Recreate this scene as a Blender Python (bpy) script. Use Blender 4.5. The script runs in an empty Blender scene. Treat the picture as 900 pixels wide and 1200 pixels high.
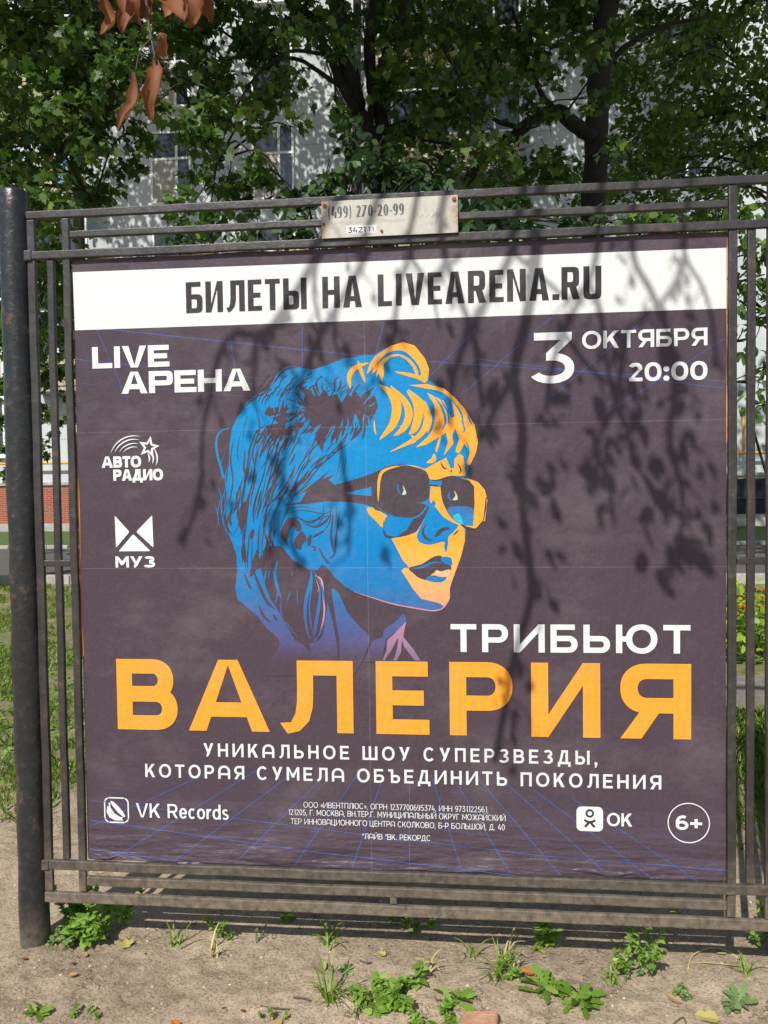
import bpy, bmesh, math, random
import numpy as np
from mathutils import Vector, Matrix
rad = math.radians
scene = bpy.context.scene
COL = scene.collection
rng = np.random.default_rng(7)
random.seed(7)

# ------------------------------------------------------------------ camera, sky, sun, exposure
cam = bpy.data.objects.new('camera', bpy.data.cameras.new('camera'))
COL.objects.link(cam)
cam.matrix_world = Matrix(((0.995243869, 0.009903822, 0.096910035, 0.21083),
                           (0.096509844, 0.035040820, -0.994715030, -2.35541),
                           (-0.013247287, 0.999336808, 0.033918345, 1.49752), (0, 0, 0, 1)))
cam.data.sensor_fit = 'VERTICAL'
cam.data.sensor_height = 24.0
cam.data.lens = 18.0
cam.data.clip_start = 0.02
cam.data.clip_end = 500
scene.camera = cam

SUN = Vector((-0.30, -0.93, 1.0)).normalized()          # towards the sun
world = bpy.data.worlds.new('World'); scene.world = world; world.use_nodes = True
wn = world.node_tree
sky = wn.nodes.new('ShaderNodeTexSky'); sky.sky_type = 'NISHITA'; sky.sun_disc = False
sky.sun_elevation = math.asin(SUN.z); sky.sun_rotation = math.atan2(SUN.x, SUN.y)
wn.links.new(sky.outputs[0], wn.nodes['Background'].inputs[0])
wn.nodes['Background'].inputs[1].default_value = 0.10
sun = bpy.data.objects.new('sun', bpy.data.lights.new('sun', 'SUN')); COL.objects.link(sun)
sun.data.energy = 4.9; sun.data.angle = rad(0.48); sun.data.color = (1.0, 0.96, 0.90)
sun.rotation_euler = (-SUN).to_track_quat('-Z', 'Y').to_euler()
sun.location = SUN * 60
vs = scene.view_settings
vs.view_transform = 'Standard'; vs.look = 'None'; vs.gamma = 1; vs.use_curve_mapping = False
vs.exposure = 0.12

# ------------------------------------------------------------------ materials
def S2L(r, g, b):
    f = lambda c: (c / 255 / 12.92) if c <= 10 else ((c / 255 + .055) / 1.055) ** 2.4
    return (f(r), f(g), f(b), 1)

class NT:
    def __init__(s, name):
        s.m = bpy.data.materials.new(name); s.m.use_nodes = True
        s.t = s.m.node_tree; s.b = s.t.nodes['Principled BSDF']
        s.out = s.t.nodes['Material Output']
    def n(s, kind, **kw):
        nd = s.t.nodes.new('ShaderNode' + kind)
        for k, v in kw.items():
            if k.startswith('i_'):
                k = k[2:]; k = int(k) if k.isdigit() else k.replace('_', ' ')
                nd.inputs[k].default_value = v
            else: setattr(nd, k, v)
        return nd
    def l(s, a, b): s.t.links.new(a, b)
    def coord(s, scale=1.0, kind='Object'):
        tc = s.n('TexCoord'); mp = s.n('Mapping')
        mp.inputs['Scale'].default_value = scale if isinstance(scale, tuple) else (scale,) * 3
        s.l(tc.outputs[kind], mp.inputs[0]); return mp.outputs[0]
    def noise(s, scale, detail=4, rough=.6, vec=None):
        nd = s.n('TexNoise', i_Scale=scale, i_Detail=detail, i_Roughness=rough)
        s.l(vec if vec is not None else s.coord(), nd.inputs['Vector']); return nd.outputs['Fac']
    def ramp(s, fac, stops):
        r = s.n('ValToRGB'); e = r.color_ramp.elements
        while len(e) < len(stops): e.new(0.5)
        for i, (p, c) in enumerate(stops):
            e[i].position = p; e[i].color = c if len(c) == 4 else (*c, 1)
        s.l(fac, r.inputs[0]); return r.outputs[0]
    def mix(s, fac, a, b, mode='MIX'):
        nd = s.n('Mix', data_type='RGBA', blend_type=mode)
        for sock, v in ((nd.inputs[0], fac), (nd.inputs[6], a), (nd.inputs[7], b)):
            if hasattr(v, 'is_output'): s.l(v, sock)
            else: sock.default_value = v
        return nd.outputs[2]
    def math(s, op, a, b=0.0, clamp=False):
        nd = s.n('Math', operation=op, use_clamp=clamp)
        for i, v in enumerate((a, b)):
            if hasattr(v, 'is_output'): s.l(v, nd.inputs[i])
            else: nd.inputs[i].default_value = v
        return nd.outputs[0]
    def bump(s, h, strength=.3, dist=.01, prev=None):
        nd = s.n('Bump', i_Strength=strength, i_Distance=dist)
        s.l(h, nd.inputs['Height'])
        if prev is not None: s.l(prev, nd.inputs['Normal'])
        return nd.outputs[0]
    def done(s, col=None, rough=None, nrm=None, spec=None):
        for v, k in ((col, 'Base Color'), (rough, 'Roughness'), (nrm, 'Normal'), (spec, 'Specular IOR Level')):
            if v is None: continue
            if hasattr(v, 'is_output'): s.l(v, s.b.inputs[k])
            else: s.b.inputs[k].default_value = v
        return s.m

def world_z(nt):
    g = nt.n('NewGeometry'); sp = nt.n('SeparateXYZ'); nt.l(g.outputs['Position'], sp.inputs[0]); return sp.outputs[2]

def paint_metal(name, base, rough, dusty=True, pit=1.0, film=.10, dust_top=.40):
    t = NT(name); v = t.coord()
    n1 = t.noise(38, 5, .65, v); n2 = t.noise(7, 4, .6, v); n3 = t.noise(160, 3, .6, v)
    c = t.ramp(n1, [(.3, tuple(x * .75 for x in base[:3])), (.55, base[:3]), (.75, tuple(min(1, x * 1.6 + .01) for x in base[:3]))])
    rust = t.ramp(t.math('MULTIPLY', n2, n1), [(.33, (0, 0, 0)), (.40, (1, 1, 1))])
    c = t.mix(t.math('MULTIPLY', rust, .75), c, (.10, .055, .035, 1))
    if dusty:
        z = world_z(t)
        d = t.math('SUBTRACT', dust_top, z); d = t.math('MULTIPLY', d, 3.6, True)
        d = t.math('MULTIPLY', d, t.ramp(n1, [(.28, (.25,) * 3), (.6, (1, 1, 1))]), True)
        d2 = t.math('MULTIPLY', t.ramp(n2, [(.4, (0, 0, 0)), (.75, (1, 1, 1))]), film)
        d = t.math('MAXIMUM', d, d2)
        c = t.mix(t.math('MULTIPLY', d, .85), c, (.23, .18, .125, 1))
        r = t.math('ADD', t.math('MULTIPLY', d, .4), rough)
    else: r = rough
    nb = t.bump(n1, .35 * pit, .004); nb = t.bump(n2, .4 * pit, .012, nb); nb = t.bump(n3, .2 * pit, .0015, nb)
    return t.done(c, r, nb)

M = {}
M['frame'] = paint_metal('frame_paint', (.032, .029, .030), .38, film=.13)
M['post'] = paint_metal('post_paint', (.020, .022, .024), .30, pit=1.6, film=.04, dust_top=.17)
def poster_mat(name, col=None, grad=None, rough=.42, fade=.16):
    """printed banner cloth: colour (or a vertical printed gradient) with weave, mottle and creases"""
    t = NT(name); v = t.coord()
    tc = t.n('TexCoord'); sp = t.n('SeparateXYZ'); t.l(tc.outputs['Object'], sp.inputs[0])
    if grad:
        f = t.n('MapRange'); f.inputs[1].default_value = grad[0]; f.inputs[2].default_value = grad[1]
        t.l(sp.outputs[2], f.inputs[0]); c = t.ramp(f.outputs[0], grad[2])
    else:
        rgb = t.n('RGB'); rgb.outputs[0].default_value = col; c = rgb.outputs[0]
    mott = t.noise(5, 5, .65, v); fine = t.noise(240, 2, .5, t.coord((1, 1, .35)))
    fine2 = t.noise(260, 2, .5, t.coord((.3, 1, 1)))
    g = t.math('MULTIPLY', t.math('SUBTRACT', t.math('ADD', fine, fine2), 1.0), .9)
    h = t.math('ADD', t.math('MULTIPLY', t.math('SUBTRACT', mott, .5), .35), g)
    h = t.math('MULTIPLY', h, fade * 3)
    k = t.math('ADD', h, 1.0)
    kk = t.n('CombineColor'); [t.l(k, kk.inputs[i]) for i in range(3)]
    c = t.mix(1.0, c, kk.outputs[0], 'MULTIPLY')
    # broad pale scuffs and the joints of the printed sheets
    sc = t.ramp(t.noise(2.3, 6, .7, t.coord((1, 1, 1.7))), [(.50, (0, 0, 0)), (.8, (.22,) * 3)])
    c = t.mix(sc, c, (.34, .31, .30, 1))
    def seam(axis, at):
        d = t.math('ABSOLUTE', t.math('SUBTRACT', sp.outputs[axis], at))
        return t.math('LESS_THAN', d, .0013)
    sm = t.math('MAXIMUM', t.math('MAXIMUM', seam(2, 1.245), seam(2, 1.68)), seam(0, -.072))
    sm = t.math('MULTIPLY', sm, t.ramp(t.noise(3, 3, .6, v), [(.35, (.04,) * 3), (.7, (.15,) * 3)]))
    c = t.mix(sm, c, (.5, .46, .46, 1))
    nb = t.bump(mott, .22, .03)
    wr = t.noise(3.1, 5, .55, t.coord((1.6, 1, .55))); nb = t.bump(wr, .55, .03, nb)
    low = t.n('MapRange'); low.inputs[1].default_value = .50; low.inputs[2].default_value = .30; t.l(sp.outputs[2], low.inputs[0])
    wl = t.math('MULTIPLY', t.noise(4, 4, .5, t.coord((.7, 1, 3.2))), low.outputs[0]); nb = t.bump(wl, 1.0, .05, nb)
    nb = t.bump(fine, .15, .001, nb); nb = t.bump(fine2, .15, .001, nb)
    return t.done(c, rough, nb, .22)

BG = (.068, .047, .062, 1)
M['print_dark'] = poster_mat('poster_dark_print', BG)
M['print_white'] = poster_mat('poster_white_print', (.66, .67, .66, 1), fade=.05)
M['print_letter'] = poster_mat('poster_white_letters', (.66, .67, .67, 1), fade=.05)
M['print_black'] = poster_mat('poster_charcoal_letters', (.040, .036, .040, 1))
M['print_yellow'] = poster_mat('poster_yellow_letters', (.80, .315, .035, 1), fade=.06)
ztop, zbot = 1.52, .945
M['print_blue'] = poster_mat('portrait_blue', grad=(zbot, ztop, [(.0, (.068, .047, .064)), (.05, (.072, .055, .095)), (.12, (.085, .078, .19)), (.24, (.055, .105, .27)), (.42, (.016, .16, .40)), (.62, (.004, .185, .46)), (1, (.004, .21, .48))]), fade=.09)
M['print_orange'] = poster_mat('portrait_orange', grad=(1.10, 1.32, [(0, (.62, .28, .20)), (.45, (.78, .36, .12)), (.9, (.84, .37, .055)), (1, (.82, .345, .04))]), fade=.06)
M['print_pink'] = poster_mat('portrait_pink', grad=(.92, 1.20, [(0, (.14, .10, .19)), (.35, (.30, .17, .28)), (1, (.62, .30, .27))]), fade=.08)
M['print_peach'] = poster_mat('portrait_peach', (.80, .42, .22, 1))
M['print_lens'] = poster_mat('portrait_lens', (.062, .050, .060, 1))
M['print_lensblue'] = poster_mat('portrait_lens_blue', grad=(1.36, 1.62, [(0, (.02, .22, .5)), (.35, (.04, .12, .30)), (1, (.07, .09, .22))]))
M['print_cyan'] = poster_mat('portrait_cyan', (.02, .42, .62, 1))
M['print_glint'] = poster_mat('portrait_glint', (.45, .52, .36, 1))
M['print_grid'] = poster_mat('poster_blue_grid', (.06, .10, .29, 1))
M['print_grid_faint'] = poster_mat('poster_faint_grid', (.075, .068, .135, 1))

t = NT('board_plywood'); M['board'] = t.done((.20, .14, .09, 1), .8)
t = NT('old_orange_paper'); M['old_paper'] = t.done((.62, .24, .03, 1), .6)
t = NT('sign_enamel'); v = t.coord(); n = t.noise(14, 5, .7, v)
g = t.n('TexCoord'); sp = t.n('SeparateXYZ'); t.l(g.outputs['Object'], sp.inputs[0])
e = t.math('ABSOLUTE', t.math('SUBTRACT', sp.outputs[0], .011)); e = t.math('SUBTRACT', e, .150); e = t.math('MULTIPLY', e, 9, True)
rs = t.ramp(t.math('ADD', t.math('MULTIPLY', e, .5), n), [(.62, (0, 0, 0)), (.80, (1, 1, 1))])
c = t.mix(rs, t.ramp(n, [(.3, (.36, .345, .29)), (.7, (.52, .52, .46))]), (.30, .12, .04, 1))
M['sign'] = t.done(c, .45, t.bump(n, .2, .004))
t = NT('sign_ink'); M['sign_ink'] = t.done(t.ramp(t.noise(60, 3), [(.35, (.03, .035, .04)), (.7, (.10, .11, .12))]), .6)
t = NT('sign_faint_ink'); M['sign_faint'] = t.done((.42, .41, .38, 1), .6)
t = NT('sticker'); M['sticker'] = t.done((.8, .8, .78, 1), .5)
t = NT('rust'); M['rust'] = t.done(t.ramp(t.noise(120, 4), [(.3, (.16, .05, .015)), (.7, (.34, .13, .04))]), .9)

def plain(name, col, rough=.6, var=.3, scale=6, bump=0, spec=None):
    t = NT(name); n = t.noise(scale, 5, .65)
    lo = tuple(x * (1 - var) for x in col[:3]); hi = tuple(min(1, x * (1 + var)) for x in col[:3])
    return t.done(t.ramp(n, [(.3, lo), (.7, hi)]), rough, t.bump(n, bump, .02) if bump else None, spec)

def leaf_mat(name, lo, mid, hi, trans=.25, rough=.45):
    t = NT(name); g = t.n('NewGeometry')
    c = t.ramp(g.outputs['Random Per Island'], [(.0, lo), (.6, mid), (1, hi)])
    t.done(c, rough, None, .4)
    tr = t.n('BsdfTranslucent'); t.l(t.mix(.5, c, (mid[0] * 2.2, mid[1] * 2.4, mid[2] * .8, 1)), tr.inputs[0])
    mx = t.n('MixShader'); mx.inputs[0].default_value = trans
    t.l(t.b.outputs[0], mx.inputs[1]); t.l(tr.outputs[0], mx.inputs[2]); t.l(mx.outputs[0], t.out.inputs[0])
    return t.m
M['maple'] = leaf_mat('maple_leaves', (.026, .062, .016), (.058, .12, .027), (.19, .27, .045), .36)
M['maple2'] = leaf_mat('maple_leaves_pale', (.045, .092, .022), (.085, .16, .035), (.21, .30, .05), .36)
M['lilac'] = leaf_mat('lilac_leaves', (.018, .042, .016), (.03, .07, .022), (.07, .13, .035))
M['weed'] = leaf_mat('weed_leaves', (.12, .22, .030), (.19, .32, .045), (.30, .42, .09), .3)
M['weed_dull'] = leaf_mat('weed_grey_green_leaves', (.14, .22, .08), (.20, .29, .11), (.28, .37, .16), .25)
M['grass'] = leaf_mat('grass_blades', (.10, .17, .02), (.17, .26, .03), (.32, .36, .10), .3)
M['dry_grass'] = plain('dry_grass', (.42, .36, .17), .8)
M['flower_leaf'] = leaf_mat('marigold_leaves', (.12, .22, .02), (.24, .36, .03), (.42, .48, .05), .3)
M['petal_orange'] = plain('orange_petals', (.80, .20, .015), .6)
M['petal_yellow'] = plain('yellow_petals', (.80, .55, .03), .6)
M['dead_leaf'] = leaf_mat('dead_leaves', (.15, .055, .022), (.22, .080, .032), (.30, .12, .05), .2, .7)
M['dry_leaf'] = leaf_mat('fallen_leaves', (.36, .22, .10), (.45, .28, .14), (.42, .20, .07), .15, .7)
M['yellow_leaf'] = leaf_mat('yellow_fallen_leaves', (.45, .38, .10), (.48, .42, .13), (.5, .46, .2), .2, .7)
M['orange_leaf'] = leaf_mat('orange_fallen_leaves', (.42, .16, .03), (.45, .17, .04), (.48, .2, .05), .15, .7)
M['bark'] = plain('bark', (.016, .013, .011), .9, .5, 9, .8)
M['stem'] = plain('plant_stems', (.10, .15, .05), .6)
M['dry_stem'] = plain('dry_stems', (.40, .33, .12), .7)
M['twig'] = plain('dry_twig', (.10, .075, .055), .8)
M['brick_chip'] = plain('brick_chip', (.46, .25, .15), .9, .25, 30, .4)

# building materials
t = NT('pale_plaster'); v = t.coord(); n = t.noise(.5, 5, .6, v); n2 = t.noise(9, 4, .6, v)
c = t.ramp(n, [(.3, (.42, .45, .47)), (.7, (.56, .585, .59))])
tc = t.n('TexCoord'); sp = t.n('SeparateXYZ'); t.l(tc.outputs['Object'], sp.inputs[0])
fr = t.math('FRACT', t.math('MULTIPLY', sp.outputs[2], 1 / 3.3)); ln = t.math('LESS_THAN', fr, .012)
M['plaster'] = t.done(t.mix(t.math('MULTIPLY', ln, .5), c, (.25, .26, .26, 1)), .85, t.bump(n2, .2, .01))
t = NT('red_brick'); br = t.n('TexBrick'); br.inputs['Scale'].default_value = 1
t.l(t.coord(), br.inputs[0])
mp = br.inputs[0].links[0].from_node; mp.inputs['Rotation'].default_value = (rad(90), 0, 0)
br.inputs['Color1'].default_value = (.34, .075, .035, 1); br.inputs['Color2'].default_value = (.26, .06, .035, 1); br.inputs['Mortar'].default_value = (.32, .24, .19, 1)
br.inputs['Brick Width'].default_value = .26; br.inputs['Row Height'].default_value = .078; br.inputs['Mortar Size'].default_value = .008
M['brick'] = t.done(br.outputs[0], .9)
M['concrete'] = plain('concrete', (.36, .34, .31), .9, .25, 5, .3)
M['old_stone'] = plain('old_stone', (.17, .16, .14), .9, .4, 9, .6)
M['white_frame'] = plain('white_window_frames', (.75, .75, .73), .5, .08)
t = NT('window_glass'); M['glass'] = t.done((.035, .045, .055, 1), .06, None, .8)
M['curtain'] = plain('beige_curtain', (.42, .38, .33), .9, .2, 3)
M['siding'] = plain('beige_siding', (.42, .36, .22), .6, .12, 3)
M['gas_pipe'] = plain('yellow_gas_pipe', (.70, .36, .03), .5, .15)
M['cloth_blue'] = plain('blue_cloth', (.16, .30, .52), .9, .2, 3)
M['cloth_orange'] = plain('orange_cloth', (.62, .17, .04), .9, .2, 3)
M['cloth_white'] = plain('white_cloth', (.7, .7, .7), .9, .1, 3)
M['dark'] = plain('dark_opening', (.015, .015, .017), .8)
M['roof'] = plain('roof_sheet', (.20, .20, .21), .6)

# ground
t = NT('ground_soil'); v = t.coord()
n1 = t.noise(1.6, 6, .6, v); n2 = t.noise(22, 6, .72, v); n3 = t.noise(110, 4, .7, v)
vo = t.n('TexVoronoi', i_Scale=70.0); t.l(v, vo.inputs['Vector'])
c = t.ramp(n2, [(.28, (.19, .138, .088)), (.46, (.415, .322, .222)), (.72, (.55, .445, .32))])
c = t.mix(t.ramp(n1, [(.38, (0, 0, 0)), (.66, (.55,) * 3)]), c, (.47, .375, .265, 1))
sp_ = t.ramp(n3, [(.36, (.7,) * 3), (.5, (.0,) * 3)]); c = t.mix(sp_, c, (.16, .11, .07, 1))
sv = t.n('SeparateColor'); t.l(vo.outputs['Color'], sv.inputs[0])
peb = t.math('MULTIPLY', t.math('GREATER_THAN', sv.outputs[0], .93), t.math('LESS_THAN', vo.outputs['Distance'], .33))
c = t.mix(t.math('MULTIPLY', peb, .55), c, (.50, .44, .36, 1))
dm = t.ramp(t.noise(.9, 6, .66, t.coord((1, 1.6, 1))), [(.40, (.70,) * 3), (.58, (1, 1, 1))]); c = t.mix(1.0, c, dm, 'MULTIPLY')
ck = t.n('TexVoronoi', i_Scale=3.4, feature='DISTANCE_TO_EDGE'); wv_ = t.n('VectorMath', operation='ADD'); wn_ = t.n('TexNoise', i_Scale=6.0, i_Detail=5.0); t.l(v, wn_.inputs['Vector']); t.l(v, wv_.inputs[0]); t.l(wn_.outputs['Color'], wv_.inputs[1]); t.l(wv_.outputs[0], ck.inputs['Vector'])
crk = t.math('MULTIPLY', t.math('LESS_THAN', ck.outputs['Distance'], .012), t.math('GREATER_THAN', t.noise(2.6, 3, .5, v), .56)); c = t.mix(t.math('MULTIPLY', crk, .75), c, (.07, .05, .035, 1))
nb = t.bump(n2, .8, .018); nb = t.bump(n3, .8, .005, nb); nb = t.bump(peb, .5, .004, nb)
tc = t.n('TexCoord'); sp = t.n('SeparateXYZ'); t.l(tc.outputs['Object'], sp.inputs[0])
rt = t.math('MULTIPLY', t.math('GREATER_THAN', sp.outputs[0], 1.5), .5)
ed = t.math('ADD', t.math('MULTIPLY', t.math('SUBTRACT', t.math('ADD', sp.outputs[1], rt), 1.30), .8), t.math('MULTIPLY', t.noise(1.8, 7, .72, v), 1.0))
lm = t.math('MULTIPLY', t.ramp(ed, [(.36, (0, 0, 0)), (.62, (1, 1, 1))]), t.ramp(t.noise(4, 6, .75, v), [(.34, (.25,) * 3), (.6, (1, 1, 1))]))
lc = t.mix(.4, t.ramp(t.noise(2.2, 6, .7, v), [(.36, (.20, .16, .085)), (.52, (.10, .14, .03)), (.72, (.06, .11, .018))]), t.ramp(t.noise(45, 4, .7, v), [(.3, (.03, .05, .01)), (.7, (.20, .22, .06))]))
c = t.mix(lm, c, lc)
M['soil'] = t.done(c, .95, nb, .2)
t = NT('far_lawn'); n1 = t.noise(3, 6, .7); M['lawn'] = t.done(t.ramp(n1, [(.3, (.04, .07, .012)), (.7, (.09, .13, .03))]), .95)
t = NT('path_asphalt'); n1 = t.noise(2, 5, .6); n2 = t.noise(120, 3, .7)
M['asphalt'] = t.done(t.mix(.5, t.ramp(n1, [(.3, (.07, .066, .063)), (.7, (.11, .105, .10))]), t.ramp(n2, [(.3, (.06,) * 3), (.7, (.14, .135, .13))])), .9, t.bump(n2, .5, .004), .3)

# ------------------------------------------------------------------ mesh helpers
class MB:
    def __init__(s): s.v = []; s.f = []
    def add(s, verts, faces):
        o = len(s.v); s.v += [tuple(p) for p in verts]; s.f += [tuple(i + o for i in f) for f in faces]; return s
    def box(s, x0, x1, y0, y1, z0, z1):
        return s.add([(x0, y0, z0), (x1, y0, z0), (x1, y1, z0), (x0, y1, z0), (x0, y0, z1), (x1, y0, z1), (x1, y1, z1), (x0, y1, z1)],
                     [(0, 3, 2, 1), (4, 5, 6, 7), (0, 1, 5, 4), (1, 2, 6, 5), (2, 3, 7, 6), (3, 0, 4, 7)])
    def tube(s, pts, radii, n=8, cap=True):
        pts = [Vector(p) for p in pts]; k = len(pts)
        if not hasattr(radii, '__len__'): radii = [radii] * k
        ref = None; vs_ = []
        for i, p in enumerate(pts):
            d = (pts[min(i + 1, k - 1)] - pts[max(i - 1, 0)]).normalized()
            if ref is None: ref = Vector((1, 0, 0)) if abs(d.x) < .9 else Vector((0, 1, 0))
            a = (ref - d * ref.dot(d)).normalized(); b = d.cross(a); ref = a
            for j in range(n):
                q = 2 * math.pi * j / n
                vs_.append(p + (a * math.cos(q) + b * math.sin(q)) * radii[i])
        fs = [(i * n + j, i * n + (j + 1) % n, (i + 1) * n + (j + 1) % n, (i + 1) * n + j) for i in range(k - 1) for j in range(n)]
        if cap: fs += [tuple(range(n - 1, -1, -1)), tuple((k - 1) * n + j for j in range(n))]
        return s.add(vs_, fs)
    def build(s, name, mat, parent=None, smooth=False, bevel=0):
        me = bpy.data.meshes.new(name); me.from_pydata(s.v, [], s.f); me.update()
        if smooth: me.polygons.foreach_set('use_smooth', [True] * len(me.polygons))
        me.materials.append(M[mat] if isinstance(mat, str) else mat)
        o = bpy.data.objects.new(name, me); COL.objects.link(o)
        if parent: o.parent = parent
        if bevel:
            md = o.modifiers.new('bevel', 'BEVEL'); md.width = bevel; md.segments = 2; md.limit_method = 'ANGLE'
        return o

def tag(o, label=None, cat=None, group=None, kind=None):
    if label: o['label'] = label
    if cat: o['category'] = cat
    if group: o['group'] = group
    if kind: o['kind'] = kind
    return o
def thing(name, label, cat, loc=(0, 0, 0), group=None):
    """an Empty at the thing's base; parts are built in world coordinates when loc is the origin"""
    o = bpy.data.objects.new(name, None); o.empty_display_size = .1; COL.objects.link(o); o.location = loc
    return tag(o, label, cat, group)
def place(root, loc):
    """put the Empty at the thing's base while its parts stay where they were built"""
    root.location = loc
    for ch in root.children: ch.matrix_parent_inverse = Matrix.Translation(loc).inverted()
    return root
def smooth_path(pts, k=5):
    P = [Vector(p) for p in pts]; P = [P[0] * 2 - P[1]] + P + [P[-1] * 2 - P[-2]]; out = []
    for i in range(1, len(P) - 2):
        a, b, c, d = P[i - 1:i + 3]
        for j in range(k):
            t_ = j / k
            out.append(.5 * ((2 * b) + (c - a) * t_ + (2 * a - 5 * b + 4 * c - d) * t_ ** 2 + (3 * b - a - 3 * c + d) * t_ ** 3))
    out.append(P[-2]); return out

def vnoise(x, y, seed=0):
    """tileless value noise on arrays"""
    xi = np.floor(x).astype(np.int64); yi = np.floor(y).astype(np.int64); fx = x - xi; fy = y - yi
    fx = fx * fx * (3 - 2 * fx); fy = fy * fy * (3 - 2 * fy)
    def h(a, b):
        n = (a * 374761393 + b * 668265263 + seed * 974634653) & 0xffffffff
        n = ((n ^ (n >> 13)) * 1274126177) & 0xffffffff
        return ((n ^ (n >> 16)) & 0xffff) / 65535.0
    return (h(xi, yi) * (1 - fx) + h(xi + 1, yi) * fx) * (1 - fy) + (h(xi, yi + 1) * (1 - fx) + h(xi + 1, yi + 1) * fx) * fy

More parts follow.
